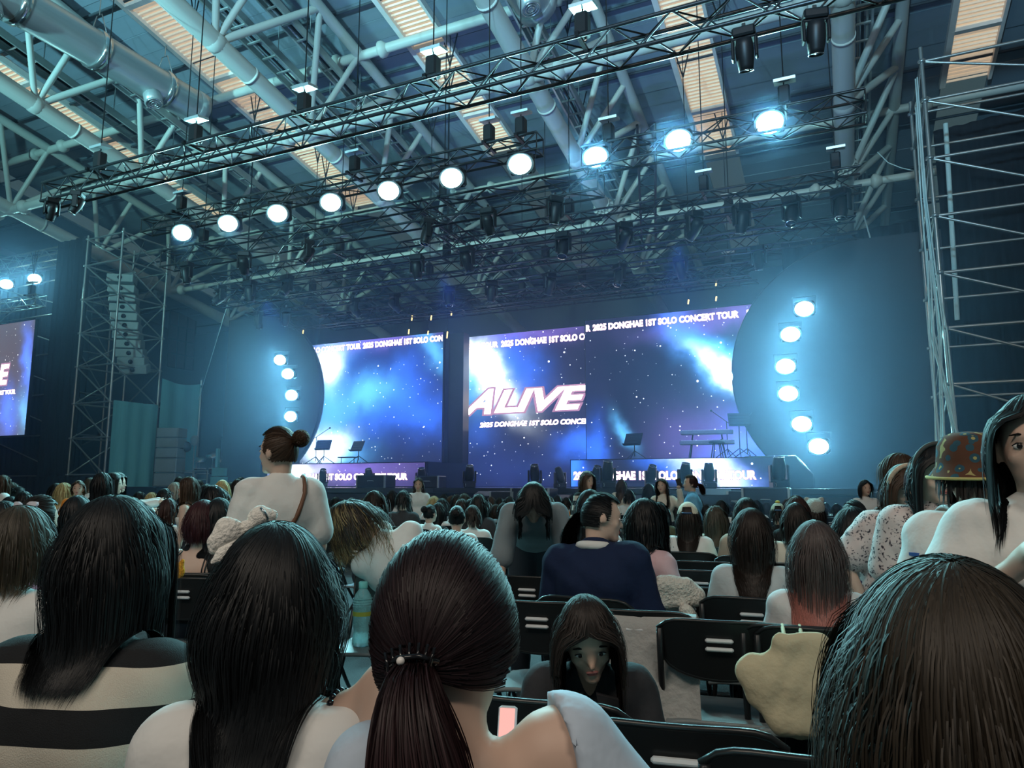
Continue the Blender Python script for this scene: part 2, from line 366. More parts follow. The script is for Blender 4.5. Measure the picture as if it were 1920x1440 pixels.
hl = [(-13.4, 9, 'far left'), (-10.7, 9, 'left'), (-8.1, 9, 'left of centre'), (-5.5, 9, 'centre'), (-3.0, 9, 'right of centre')]
for i, (x, y, w) in enumerate(hl): hoist(i, x, y, 7.62, zl(y, 14.6), 'black chain hoist on the front truss, %s' % w)
for i, x in enumerate([-14.6, -9.3, -6.0, -5.3]): hoist(i, x, 12, 8.02, zl(12, 14.2), 'black chain hoist on the left blinder truss, %s from left' % ORD[i])
for i, x in enumerate([-3.7, -.5]): hoist(i, x, 12.6, 7.82, zl(12.6, 14.2), 'black chain hoist on the right blinder truss, %s from left' % ORD[i])
for i, x in enumerate([-16, -12.5, -9, -5.6, -2.4, .3]): hoist(i, x, 15.6, 7.75, zl(15.6, 14.2), 'chain hoist on the spotlight truss over the stage, %s from left' % ORD[i])
for i, x in enumerate([-15.5, -11, -7.2, -3.2]): hoist(i, x, 18, 7.55, zl(18, 14.2), 'chain hoist on the rear lamp truss, %s from left' % ORD[i])

for i, x in enumerate([-17, -9.6, -2.0]): hoist(i, x, 16.6, 7.5, zl(16.6, 14.2), 'chain hoist on the fourth stage truss, %s from left' % ORD[i])
for i, x in enumerate([-16.2, -9.2, -2.6]): hoist(i, x, 20.9, 7.5, zl(20.9, 14.2), 'chain hoist on the truss behind the screens, %s from left' % ORD[i])
for i, x in enumerate([-15.8, -6.4]): hoist(i, x, 18.8, 7.02, zl(18.8, 14.2), 'chain hoist on the dark truss before the screens, %s from left' % ORD[i])
for i, x in enumerate([-14.9, -7.6]): hoist(i, x, 13, 7.54, zl(13, 14.2), 'chain hoist on the lower blinder truss, %s from left' % ORD[i])

# ---- moving-head lamps (stand or hang)
mh = {}
def mh_meshes():
    mh['base'] = MB().box((0, 0, .09), (.40, .34, .18), bev=.03).mesh('base', 'black')
    y = MB(); 
    for s_ in (-1, 1): y.box((s_ * .2, 0, .36), (.055, .17, .42), bev=.02)
    y.box((0, 0, .195), (.42, .2, .05), bev=.015); mh['yoke'] = y.mesh('yoke', 'black')
    h = MB().lathe([(.06, -.27), (.13, -.25), (.155, -.14), (.16, .02), (.15, .14), (.135, .22), (.125, .30), (.118, .30), (.11, .27), (.03, .22)], 18); mh['head'] = h.mesh('head', 'black')
    mh['lens'] = MB().lathe([(.112, .255), (.09, .285), (.04, .30), (.005, .303)], 18).mesh('lens', 'lens')
    mh['ring'] = MB().lathe([(.118, .295), (.128, .295), (.128, .312), (.118, .312)], 18, cap=False).mesh('front_ring', 'chrome')
    mh['handle'] = MB().tube([(-.15, -.18, .05), (-.15, -.22, .07), (-.15, -.22, .11), (-.15, -.18, .13)], .012, 6).mesh('handle', 'galv')
    mh['clamp'] = MB().box((0, 0, -.06), (.07, .07, .14), bev=.01).mesh('clamp', 'chrome')
mh_meshes()
def moving_head(loc, rz, tilt, label, group, hang=False, s=1.0):
    root = empty('moving_head_lamp', loc, rz, label=label, cat='stage lamp', group=group)
    base = S(s, s, s) if not hang else RX(math.pi) @ S(s, s, s)
    new('base', mh['base'], root, base); yk = new('yoke', mh['yoke'], root, base)
    hd = new('lamp_head', mh['head'], root, base @ T(0, 0, .45) @ RX(tilt))
    new('lens', mh['lens'], hd); new('front_ring', mh['ring'], hd)
    if hang: new('clamp', mh['clamp'], root, base)
    else: new('handle', mh['handle'], root, base)
    return root
for i, (x, y, rz, t, sc) in enumerate([(-.80, 9, 0, .35, .72), (.05, 9, .2, .3, .72)]):
    moving_head((x, y, 7.2), rz, t, 'black moving-head lamp hanging from the front truss, %s at its right end' % ['left one', 'right one'][i], 'lamps on the front truss', True, sc)
for i, x in enumerate([-14.5, -13.7]):
    moving_head((x, 8.8, 7.2), 1.2 + i, .5, 'black moving-head lamp hanging from the front truss, %s at its left end' % ['left one', 'right one'][i], 'lamps on the front truss', True, .62)
def lamp_row(xs, y, z, lab, grp, s=.85):
    for i, x in enumerate(xs):
        moving_head((x, y, z), random.uniform(-1, 1), random.uniform(.2, .9) * random.choice((1, 1, -1)), '%s, %s from left' % (lab, ORD[i]), grp, True, s)
lamp_row([-15.2, -13.2, -11.2, -7.9, -6.4, -4.9], 12.78, 7.08, 'black lamp under the lower blinder truss', 'lamps under the lower blinder truss', .75)
lamp_row([-16.8, -15.6, -14.2, -9.8, -8.3, -5.7, -4.2, -2.6, -1.6, -.6, .35], 15.39, 7.32, 'black spotlight hanging from the stage spotlight truss', 'spotlights over the stage')
lamp_row([-17.6, -16.4, -13.6, -12.1, -10.2, -8.8, -7.0, -5.0, -3.4, -1.5], 17.79, 7.13, 'dark lamp hanging from the rear lamp truss', 'lamps on the rear truss', .8)

# ---- cyan blinders
BL = emis('blinder_glow', (.62, 1.0, .97), 26.0)
def blinder_meshes():
    body = MB().box((0, .12, 0), (.44, .22, .34), bev=.04).mesh('housing', 'black')
    lensm = MB().lathe([(.2, .0), (.185, -.03), (.1, -.055), (.01, -.06)], 20, RX(R(-90)) @ S(1, .82, 1), cap=False).mesh('glowing_lens', BL)
    ring = MB().lathe([(.2, -.02), (.235, -.02), (.235, .03), (.2, .03)], 20, RX(R(-90)) @ S(1, .82, 1), cap=False).mesh('rim', 'galv')
    yk = MB().tube([(-.25, .1, 0), (-.25, .1, .3), (.25, .1, .3), (.25, .1, 0)], .018, 6).mesh('bracket', 'blackmetal')
    return body, lensm, ring, yk
bm_ = blinder_meshes()
def blinder(loc, aim, label, group, power=60, s=1.0, rest=True):
    d = Vector(aim) - Vector(loc); rz = math.atan2(-d.x, -d.y) * -1
    rz = math.atan2(d.x, -d.y); el = math.atan2(d.z, math.hypot(d.x, d.y))
    root = empty('blinder_lamp', loc, rz, label=label, cat='stage lamp', group=group)
    mm = RX(-el) @ S(s, s, s)
    new('housing', bm_[0], root, mm); new('glowing_lens', bm_[1], root, mm); new('rim', bm_[2], root, mm)
    if rest: new('bracket', bm_[3], root, S(s, s, s))
    l = light('blinder_beam', 'SPOT', Vector(loc) + d.normalized() * .12, aim, power, (.34, .92, 1.0), .16, 110, .9)
    return root
for i in range(10):
    x = -14.26 + i * 1.505; y = 12 if i < 7 else 12.6
    z = 7.42 if i < 7 else 7.42 + .3 * (y - 12) * .8
    x = x if i < 7 else x * 1.05
    blinder((x, y - .2, z), (x * .55 - .3, -1, 1.5), 'round blinder lamp glowing cyan under the roof truss, %s from left' % ORD[i], 'row of cyan blinders', 1000, 1.12)

# ---- scaffold towers
def tower(name, label, x0, x1, y0, y1, zs, zt, m='scaff', r=.038, skip=()):
    root = empty(name, (x0, y0, 0), label=label, cat='scaffolding')
    def P(x, y, z): return (x - x0, y - y0, z)
    for x in (x0, x1):
        for y in (y0, y1): rod('standard', P(x, y, 0), P(x, y, zt), r, m, root, 8)
    for i, z in enumerate(zs):
        for y in (y0, y1): rod('ledger', P(x0, y, z), P(x1, y, z), r * .85, m, root, 8)
        for x in (x0, x1): rod('ledger', P(x, y0, z), P(x, y1, z), r * .85, m, root, 8)
        for x in (x0, x1):
            for y in (y0, y1): MB().lathe([(r, -.03), (r * 2.1, -.03), (r * 2.1, .03), (r, .03)], 8).build('coupler', m, root, T(*P(x, y, z)))
        if i + 1 < len(zs):
            z2 = zs[i + 1]
            rod('diagonal', P(x1, y0, z), P(x0, y0, z2), r * .7, m, root, 6)
            rod('diagonal', P(x0, y0, z2) if x0 > -10 else P(x1, y0, z2), P(x0, y1, z) if x0 > -10 else P(x1, y1, z), r * .7, m, root, 6)
            if x0 < -10: rod('diagonal', P(x0, y1, z), P(x1, y1, z2), r * .7, m, root, 6)
            if x0 < -10: rod('diagonal', P(x0, y0, z), P(x0, y1, z2), r * .7, m, root, 6)
    return root
tower('scaffold_tower', 'tall grey scaffold tower holding the line array at the left wing', -24.1, -22.25, 16, 17.85, [1.65, 2.9, 4.1, 5.4, 6.6, 7.82, 9.07, 10.05], 10.2)
tower('scaffold_tower', 'grey scaffold tower with cables at the right edge', 1.92, 4.6, 15, 17.2, [.9, 2.05, 3.15, 4.2, 5.25, 6.36, 7.51, 8.69, 9.5], 9.8, r=.036)
t2 = tower('scaffolding', 'scaffold frame behind the small side screen at far left', -31.5, -26.2, 17.4, 18.6, [1.65, 3.2, 4.8, 6.4, 8.0, 9.4], 9.6, r=.035)
truss('lighting_truss', (-32, 17.2, 10.3), (-26.2, 17.2, 10.3), .5, .5, 'scaff', 'grey box truss over the side screen at the left edge', 'lighting trusses')
truss('lighting_truss', (-32, 16.3, 8.2), (-27.0, 16.3, 8.2), .4, .5, 'scaff', 'low grey box truss right above the side screen', 'lighting trusses')
for i, (px, py) in enumerate([(12, 533), (65, 523)]):
    p = onY(px, py, 16.95); o_ = blinder(p, (-12, 2, 1.5), 'round cyan blinder glowing above the side screen, %s one' % ['left', 'right'][i], 'blinders above the side screen', 400, 1.15); rod('hanger', (0, .05, .3), (0, .0, 10.07 - p[2]), .03, 'blackmetal', o_)
hoist(0, -27.6, 16.3, 8.4, 10.2, 'black chain hoist above the side screen at left')

# ---- line array
root = empty('line_array', (-23.3, 17.0, 5.4), label='hanging curved line array of pale speaker boxes inside the left scaffold tower', cat='speaker')
pts = [(onY(px, py, 17.0)) for px, py in [(229, 525), (231, 545), (233, 563), (234, 580), (236, 597), (238, 614), (240, 630), (242.5, 646), (246, 662), (249.5, 677), (253, 691)]]
for i, p in enumerate(pts):
    tl = -.1 + max(0, i - 5) * .09
    bx = MB().box((0, 0, 0), (.9, .5, .29), bev=.02).build('speaker_box', 'spk', root, T(p[0] + 23.3, 0, p[2] - 5.4) @ RZ(R(35)) @ RX(tl))
    MB().lathe([(.02, 0), (.07, -.0), (.08, .03)], 12, T(0, -.25, 0) @ RX(R(90))).build('driver_cone', 'black', bx)
rod('flying_bar', (-.5, 0, 3.55), (.5, 0, 3.55), .04, 'scaff', root); rod('chain', (0.3, 0, 3.55), (.9, 0, 4.8), .02, 'blackmetal', root, 5)

# ---- drapes and curtains
def curtain(name, a, b, z0, z1, m, label, cat='curtain', amp=.06, wl=.35, sag=0.0, kind='structure', n=None):
    a = np.array(a, float); b = np.array(b, float); Ln = np.linalg.norm(b - a); ax = (b - a) / Ln; nr = np.array([ax[1], -ax[0]])
    n = n or int(Ln / wl * 8) + 2; P = np.zeros((7, n, 3)); ph = random.random() * 6
    for j in range(n):
        s = Ln * j / (n - 1); w = amp * (math.sin(2 * math.pi * s / wl + ph) + .5 * math.sin(2 * math.pi * s / (wl * 2.7)))
        for i in range(7):
            t = i / 6; q = a + ax * s + nr * w * (.45 + .55 * t)
            P[i, j] = (q[0] - a[0], q[1] - a[1], (z1 - sag * math.sin(math.pi * j / (n - 1)) - z0) * (1 - t))
    mb = MB().grid(P); P2 = P.copy(); P2[..., :2] -= nr * .015; mb.grid(P2, flip=True)
    return mb.build(name, m, None, T(a[0], a[1], z0), label=label, cat=cat, kind=kind)
curtain('curtain', (-20.6, 20.4), (-17.2, 20.4), 1.2, 7.6, 'curtain', 'black curtain wall behind the left dark disc')
curtain('curtain', (-1.1, 20.4), (2.7, 20.0), 0, 8.0, 'curtain', 'black curtain wall behind the right dark disc')
curtain('curtain', (2.6, 19.4), (9.5, 18.0), 0, 10.0, 'curtain', 'tall black curtain behind the right scaffold tower')
curtain('curtain', (-26.4, 16.4), (-24.5, 16.4), 0, 10.4, 'curtain', 'tall narrow black curtain between the side screen and the scaffold tower')
curtain('curtain', (-32, 17.9), (-26.3, 17.9), 0, 10.1, 'curtain', 'black curtain behind the side screen at far left')
curtain('curtain', (-32, 15.9), (-22.4, 15.9), 0, 1.6, 'curtain', 'low black skirt curtain under the side screen')
curtain('curtain', (-24.2, 18.1), (-22.3, 18.1), 1.2, 4.3, 'curtain', 'dark curtain low behind the left scaffold tower')
curtain('curtain', (-22.2, 20.8), (-20.0, 20.8), 0, 3.2, 'curtain', 'dark low curtain behind the drum gear at left')
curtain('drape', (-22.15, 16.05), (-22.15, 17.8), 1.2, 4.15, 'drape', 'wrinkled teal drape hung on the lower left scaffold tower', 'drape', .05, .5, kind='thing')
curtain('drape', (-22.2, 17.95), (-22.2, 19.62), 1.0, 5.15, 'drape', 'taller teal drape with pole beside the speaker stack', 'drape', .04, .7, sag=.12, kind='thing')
root = empty('drape_pole', (-22.18, 19.66, 0), label='thin metal pole holding the taller teal drape', cat='pole'); rod('pole', (0, 0, 0), (0, 0, 5.3), .035, 'scaff', root); MB().box((0, 0, 5.05), (.12, .12, .1)).build('clamp', 'chrome', root)
# lit gap in the right-hand curtain, imitated by an added glowing rod
root = empty('curtain_gap_glow', (.83, 19.1, 1.75), label='added thin glowing strip standing for the lit gap in the right curtain', cat='light tube'); rod('tube', (0, 0, 0), (.02, 0, 1.65), .018, emis('gap_glow', (.75, .95, 1.0), 2.2), root); MB().box((0, 0, -.03), (.09, .09, .06)).build('foot', 'black', root)
# ================================================================== stage and screens
STZ = 1.25
def stagebox(name, x0, x1, y0, y1, z0, z1, m, label, cat='stage', kind='structure', poly=None):
    return MB().box((0, 0, (z1 - z0) / 2), (x1 - x0, y1 - y0, z1 - z0)).build(name, m, None, T((x0 + x1) / 2, (y0 + y1) / 2, z0), label=label, cat=cat, kind=kind)
st = MB().prism([(-14.6, 13.4), (-13.0, 13.6), (-9.2, 15.4), (1.6, 15.2), (1.6, 24), (-20, 24), (-20, 16.5)], 1.13, STZ).build('stage_floor', 'stagefloor', label='glossy black stage deck in front of the screens', cat='stage', kind='structure')
MB().prism([(-14.5, 13.5), (-13.0, 13.7), (-9.2, 15.5), (1.5, 15.3), (1.5, 23.9), (-19.9, 23.9), (-19.9, 16.6)], 0, 1.12).build('stage_skirt', 'black', label='black skirted stage base', cat='stage', kind='structure')
stagebox('stage_step', -9.0, 1.5, 14.45, 15.15, 0, .78, 'black', 'low black step along the stage front', 'step')
MB().box((0, 0, .03), (4.2, .06, .05)).build('edge_strip', 'chrome', None, T(-.5, 14.44, .76), label='shiny edge strip along the right stage step', cat='trim', kind='structure')
stagebox('stage_riser', -17.0, -10.7, 17.6, 19.9, STZ, 1.98, 'stage', 'black band riser on the left of the stage', 'riser')
MB().prism([(-6.35, 1.25), (-.55, 1.25), (-.55, 1.55), (-.9, 1.97), (-6.35, 1.97)], 0, 2.6).build('stage_riser', 'stage', None, T(0, 20.1, 0) @ RX(R(90)), label='black band riser on the right of the stage with sloped end', cat='riser', kind='structure')
MB().tube([(-.53, 17.46, 1.25), (-.53, 17.46, 1.56), (-.88, 17.46, 1.98), (-2.0, 17.46, 1.98)], .012, 5).build('riser_edge', 'chrome', label='thin bright edge outlining the right riser end', cat='trim', kind='structure')

def screen_mat(name, base, blobs, stars=1.0, seed=0.0):
    m = bpy.data.materials.new(name); m.use_nodes = True; n, l = nt(m); n.remove(n['Principled BSDF'])
    tc = n.new('ShaderNodeTexCoord'); sp = n.new('ShaderNodeSeparateXYZ'); l.new(tc.outputs['Object'], sp.inputs[0])
    def val(a, inp):
        if isinstance(a, (int, float)): inp.default_value = a
        else: l.new(a, inp)
    def mt(op, a, b=0.0, c=0.0):
        q = n.new('ShaderNodeMath'); q.operation = op; val(a, q.inputs[0]); val(b, q.inputs[1]); val(c, q.inputs[2]); return q.outputs[0]
    mp = n.new('ShaderNodeMapping'); mp.inputs['Location'].default_value = (seed, seed * .7, 0); l.new(tc.outputs['Object'], mp.inputs[0])
    nz = n.new('ShaderNodeTexNoise'); nz.inputs['Scale'].default_value = .9; nz.inputs['Detail'].default_value = 4; l.new(mp.outputs[0], nz.inputs[0])
    sc = n.new('ShaderNodeSeparateColor'); l.new(nz.outputs['Color'], sc.inputs[0])
    X = mt('ADD', sp.outputs[0], mt('MULTIPLY', mt('SUBTRACT', sc.outputs[0], .5), 1.1))
    Z = mt('ADD', sp.outputs[2], mt('MULTIPLY', mt('SUBTRACT', sc.outputs[1], .5), 1.1))
    acc = None
    def addc(col):
        nonlocal acc
        if acc is None: acc = col; return
        q = n.new('ShaderNodeVectorMath'); q.operation = 'ADD'; l.new(acc, q.inputs[0]); l.new(col, q.inputs[1]); acc = q.outputs[0]
    bg = n.new('ShaderNodeMix'); bg.data_type = 'RGBA'; l.new(sc.outputs[2], bg.inputs[0])
    bg.inputs[6].default_value = tuple(base[0]) + (1,); bg.inputs[7].default_value = tuple(base[1]) + (1,); addc(bg.outputs[2])
    for (cx, cz, rx, rz, a, col, s) in blobs:
        dx = mt('SUBTRACT', X, cx); dz = mt('SUBTRACT', Z, cz); ca, sa = math.cos(R(a)), math.sin(R(a))
        u = mt('DIVIDE', mt('ADD', mt('MULTIPLY', dx, ca), mt('MULTIPLY', dz, sa)), rx)
        v = mt('DIVIDE', mt('SUBTRACT', mt('MULTIPLY', dz, ca), mt('MULTIPLY', dx, sa)), rz)
        g = mt('EXPONENT', mt('MULTIPLY', mt('ADD', mt('MULTIPLY', u, u), mt('MULTIPLY', v, v)), -1.0))
        q = n.new('ShaderNodeVectorMath'); q.operation = 'SCALE'; q.inputs[0].default_value = tuple(c * s for c in col); l.new(g, q.inputs['Scale']); addc(q.outputs[0])
    for scl, rad, br in ((4.2, .12, 1.3), (7.5, .16, .8), (1.7, .075, 2.6)):
        vo = n.new('ShaderNodeTexVoronoi'); vo.inputs['Scale'].default_value = scl; l.new(mp.outputs[0], vo.inputs[0])
        s2 = n.new('ShaderNodeSeparateColor'); l.new(vo.outputs['Color'], s2.inputs[0])
        r_ = mt('MULTIPLY', mt('POWER', s2.outputs[0], 1.6), rad)
        on = mt('MULTIPLY', mt('LESS_THAN', vo.outputs['Distance'], r_), br * stars)
        q = n.new('ShaderNodeVectorMath'); q.operation = 'SCALE'; q.inputs[0].default_value = (.85, .93, 1.0); l.new(on, q.inputs['Scale']); addc(q.outputs[0])
    e = n.new('ShaderNodeEmission'); l.new(acc, e.inputs[0]); e.inputs[1].default_value = 1.5
    l.new(e.outputs[0], n['Material Output'].inputs[0]); MATS[name] = m
    return m
NAVY = ((.005, .011, .036), (.016, .018, .055))
TXT = emis('led_text', (1.0, .93, .97), 5.0); HALO = emis('led_text_painted_halo', (.62, .32, .55), .8)  # halo: pink bloom around the letters, painted as a dim wider copy
BLUE, CYAN, WHT, VIO = (.025, .14, .85), (.10, .48, 1.0), (.9, 1.1, 1.3), (.09, .06, .28)
def text_mesh(txt, size, mtl, offset=0.0, shear=0.0, squeeze=1.0, bold=.011):
    cu = bpy.data.curves.new('txt', 'FONT'); cu.body = txt; cu.size = size; cu.offset = offset + bold * size / .3; cu.shear = shear; cu.space_character = 1.02
    cu.extrude = .004; cu.resolution_u = 3
    o = bpy.data.objects.new('txt', cu); COL.objects.link(o); bpy.context.view_layer.update()
    me = bpy.data.meshes.new_from_object(o.evaluated_get(bpy.context.evaluated_depsgraph_get())); bpy.data.objects.remove(o)
    xs = [v.co.x for v in me.vertices]; w = max(xs) if xs else 0
    me.materials.clear(); me.materials.append(mtl); return me, w
TM = {}
def line(parent, txt, x, z, y, size, clip=None, shear=0.0, squeeze=1.0, name='lettering', mtl=None, halo=True):
    """glowing lettering on a screen; clip = (xmin, xmax) in screen space cuts words that run past the screen edge"""
    mtl = mtl or TXT
    for nm, mm, off, dy in ((name, mtl, 0, 0), ('painted_bloom', HALO, .016 * size / .3, .006)):
        if nm == 'painted_bloom' and not halo: continue
        k = (txt, size, off, shear)
        if k not in TM: TM[k] = text_mesh(txt, size, mm, off, shear)
        me, w = TM[k]; me = me.copy(); me.name = nm
        if clip:
            import bmesh
            bm = bmesh.new(); bm.from_mesh(me)
            for co, no in (((clip[0] - x) / squeeze, -1), ((clip[1] - x) / squeeze, 1)):
                bmesh.ops.bisect_plane(bm, geom=bm.verts[:] + bm.edges[:] + bm.faces[:], plane_co=(co, 0, 0), plane_no=(no, 0, 0), clear_outer=True)
            bm.to_mesh(me); bm.free()
        if len(me.polygons): new(nm, me, parent, T(x, y - dy * -1, z) @ RX(R(90)) @ S(squeeze, 1, 1))
    return w * squeeze
TOUR = '2025 DONGHAE 1ST SOLO CONCERT TOUR'
def screen(x0, x1, z0, z1, Y, m, label, thick=.12):
    root = empty('led_screen', (x0, Y, z0), label=label, cat='screen')
    w, h = x1 - x0, z1 - z0
    MB().grid([[(0, 0, 0), (w, 0, 0)], [(0, 0, h), (w, 0, h)]], smooth=False).build('display', m, root)
    MB().box((w / 2, thick / 2 + .006, h / 2), (w + .04, thick, h + .04)).build('cabinet', 'black', root)
    return root
def loc_(px, py, Y, x0, z0): p = onY(px, py, Y); return p[0] - x0, p[2] - z0
# right screen
x0, x1, z0, z1, Y = -6.7, -1.2, 1.97, 6.2, 19.9
def L_(px, py): return loc_(px, py, Y, x0, z0)
def B(px, py, rx, rz, a, c, s): q = L_(px, py); return (q[0], q[1], rx, rz, a, c, s)
mR = screen_mat('led_picture_right', NAVY, [B(1385, 712, 1.0, .20, -38, WHT, 2.2), B(1350, 680, 1.0, .42, -40, CYAN, 1.6), B(1300, 640, 1.3, .42, -50, BLUE, .8), B(1250, 590, 1.0, .2, -60, BLUE, .35), B(1170, 810, .5, .18, -60, CYAN, .9), B(1112, 840, .35, .8, 0, BLUE, 1.0), B(1390, 850, .9, .7, 30, BLUE, 1.2), B(1380, 590, 2.2, .35, 5, VIO, 1.2), B(1340, 830, 1.4, 1.0, 0, VIO, 1.0)], 1.0, 1.3)
sR = screen(x0, x1, z0, z1, Y, mR, 'right stage screen showing a starry blue nebula and a white title line')
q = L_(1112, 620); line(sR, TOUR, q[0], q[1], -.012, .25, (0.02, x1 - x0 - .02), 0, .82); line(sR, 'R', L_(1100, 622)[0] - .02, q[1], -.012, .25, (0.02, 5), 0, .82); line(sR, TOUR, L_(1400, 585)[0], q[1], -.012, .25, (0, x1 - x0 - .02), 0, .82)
# middle screen
x0, x1, z0, z1, Y = -11.92, -6.6, 1.26, 6.4, 21.4
mC = screen_mat('led_picture_middle', ((.005, .009, .032), (.016, .014, .045)), [B(888, 668, .85, .45, -45, WHT, 3.0), B(925, 705, 1.3, .42, -50, WHT, 2.2), B(870, 700, 1.0, 1.0, 0, CYAN, 1.2), B(960, 690, 1.1, .8, -30, BLUE, 1.1), B(1090, 830, .7, .45, 0, BLUE, 1.1), B(900, 800, .7, .7, 0, BLUE, .35), B(960, 880, 2.2, .7, 0, BLUE, .12), B(980, 630, 2.4, .35, 4, VIO, 1.3)], 1.2, 4.1)
sC = screen(x0, x1, z0, z1, Y, mC, 'middle stage screen with a bright diagonal nebula and the big white title')
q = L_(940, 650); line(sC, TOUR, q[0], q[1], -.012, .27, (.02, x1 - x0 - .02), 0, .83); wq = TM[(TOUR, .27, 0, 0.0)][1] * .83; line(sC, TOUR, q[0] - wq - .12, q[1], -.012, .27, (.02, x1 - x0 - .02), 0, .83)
q = L_(872, 776); q2 = L_(880, 740)
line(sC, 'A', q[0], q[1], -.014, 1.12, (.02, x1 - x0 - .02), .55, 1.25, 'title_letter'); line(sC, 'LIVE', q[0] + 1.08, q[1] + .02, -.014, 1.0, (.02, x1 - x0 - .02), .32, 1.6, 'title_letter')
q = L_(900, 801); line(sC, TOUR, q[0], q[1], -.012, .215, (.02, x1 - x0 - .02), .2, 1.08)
# left screen
x0, x1, z0, z1, Y = -17.4, -11.6, 1.45, 6.3, 19.9
mL = screen_mat('led_picture_left', ((.008, .015, .06), (.018, .024, .08)), [B(612, 688, .5, .6, 0, WHT, 1.6), B(618, 740, .8, 2.0, 0, CYAN, .75), B(612, 835, .75, .45, 10, WHT, 1.5), B(640, 850, 1.0, .6, 0, CYAN, .8), B(690, 740, .9, .5, 25, CYAN, .9), B(750, 725, 1.2, .8, 45, BLUE, .8), B(735, 770, 2.2, .8, 0, BLUE, .6), B(815, 660, 1.0, .3, -45, CYAN, .8), B(800, 780, .8, .5, 0, BLUE, .5), B(650, 650, 1.5, 2.5, 0, BLUE, .35), B(700, 640, 3, .3, 3, VIO, 1.4)], 1.0, 7.7)
sL = screen(x0, x1, z0, z1, Y, mL, 'left stage screen with glowing blue clouds and a white title line')
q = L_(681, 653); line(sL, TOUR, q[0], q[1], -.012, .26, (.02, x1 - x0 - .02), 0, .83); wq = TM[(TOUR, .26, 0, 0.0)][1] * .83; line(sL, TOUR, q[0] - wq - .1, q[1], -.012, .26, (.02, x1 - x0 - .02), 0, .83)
# black column between left and middle screens
stagebox('screen_column', -11.55, -11.0, 20.2, 20.6, STZ, 6.3, 'black', 'black column between the left and middle screens', 'column')
# riser fascia screens
x0, x1, z0, z1, Y = -6.3, -1.35, 1.28, 1.95, 17.42
mF = screen_mat('led_picture_fascia', NAVY, [B(1310, 868, 1.1, .3, -35, WHT, 1.6), B(1360, 892, .8, .3, -30, BLUE, 1.6), B(1250, 862, .9, .3, -20, BLUE, 1.0), B(1076, 890, .3, .6, 0, BLUE, 1.6)], .8, 2.2)
sF = screen(x0, x1, z0, z1, Y, mF, 'low strip screen on the right riser with a white title', .04)
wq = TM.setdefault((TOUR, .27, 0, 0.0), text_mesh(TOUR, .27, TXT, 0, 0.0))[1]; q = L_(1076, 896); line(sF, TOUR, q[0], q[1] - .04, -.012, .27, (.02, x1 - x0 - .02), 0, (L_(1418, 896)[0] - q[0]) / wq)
x0, x1, z0, z1, Y = -16.6, -10.75, 1.28, 1.95, 17.5
mG = screen_mat('led_picture_fascia_left', ((.03, .03, .1), (.05, .04, .14)), [B(560, 885, .8, .35, 0, WHT, .9), B(640, 880, 2, .4, 0, VIO, 1.5)], .6, 5.2)
sG = screen(x0, x1, z0, z1, Y, mG, 'low strip screen on the left riser with a white title', .04)
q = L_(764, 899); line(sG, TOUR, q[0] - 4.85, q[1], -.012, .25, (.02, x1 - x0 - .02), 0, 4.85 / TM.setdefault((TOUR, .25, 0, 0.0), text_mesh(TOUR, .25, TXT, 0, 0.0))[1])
# side screen at the far left
x0, x1, z0, z1, Y = -32.5, -27.55, 3.16, 7.55, 16.5
mS = screen_mat('led_picture_side', ((.07, .065, .09), (.09, .08, .1)), [B(52, 690, .3, 1.3, 12, BLUE, 1.3), B(45, 780, .35, .8, 15, CYAN, .7), B(15, 770, .5, .9, 15, BLUE, 1.1)], .8, 3.3)
sS = screen(x0, x1, z0, z1, Y, mS, 'side screen at the left edge showing a starry picture and the letter E')
q = L_(0, 720); line(sS, 'E', q[0] - .12, q[1], -.014, 1.05, None, .12, 1.0, 'title_letter'); q = L_(2, 740); line(sS, '2025 DONGHAE 1ST SOLO CONCERT TOUR', q[0] - 3.6, q[1], -.012, .22, (.02, x1 - x0 - .02))

# ---- dark half discs with their blinders
def disc(cx, cz, r, Y, label, far):
    """a big panel with one round edge and one straight edge at x = far"""
    root = empty('disc_panel', (cx, Y, cz - r), label=label, cat='panel'); sg = -1 if far > cx else 1
    arc = [(sg * r * math.cos(a), r * math.sin(a)) for a in np.linspace(-math.pi / 2, math.pi / 2, 40)]
    poly = arc + [(far - cx, r), (far - cx, -r)]
    if sg < 0: poly = poly[::-1]
    MB().prism(poly, -.1, .1, T(0, 0, r) @ RX(R(90))).build('round_panel', 'discmat', root)
    MB().tube([(x, 0, z + r) for x, z in arc], .05, 8).build('rim', 'black', root)
    for k in (-.3, .4): rod('leg', (k * r * -sg, .25, .5), (k * r * -sg, .25, STZ - cz + r), .05, 'black', root)
MATS_['discmat'] = dict(color=(.022, .026, .036), rough=.6)
disc(.85, 4.1, 3.2, 18.9, 'huge dark panel with a round edge at the right of the stage', 2.5)
disc(-18.75, 4.3, 3.0, 19.0, 'huge dark panel with a round edge at the left of the stage', -20.1)
for i, (px, py) in enumerate([(1508, 579), (1482, 627), (1473, 687), (1478, 738), (1503, 795), (1535, 837)]):
    p = onY(px, py, 18.55); blinder(p, (-1.5, 3, 1.4), 'round cyan blinder on the right dark disc, %s from top' % ORD[i], 'blinders on the right disc', 300, 1.1)
for i, (px, py) in enumerate([(525, 675), (540, 701), (547, 741), (545, 781)]):
    p = onY(px, py, 18.65); blinder(p, (-12, 2, 1.4), 'round cyan blinder on the left dark disc, %s from top' % ORD[i], 'blinders on the left disc', 260, 1.05)

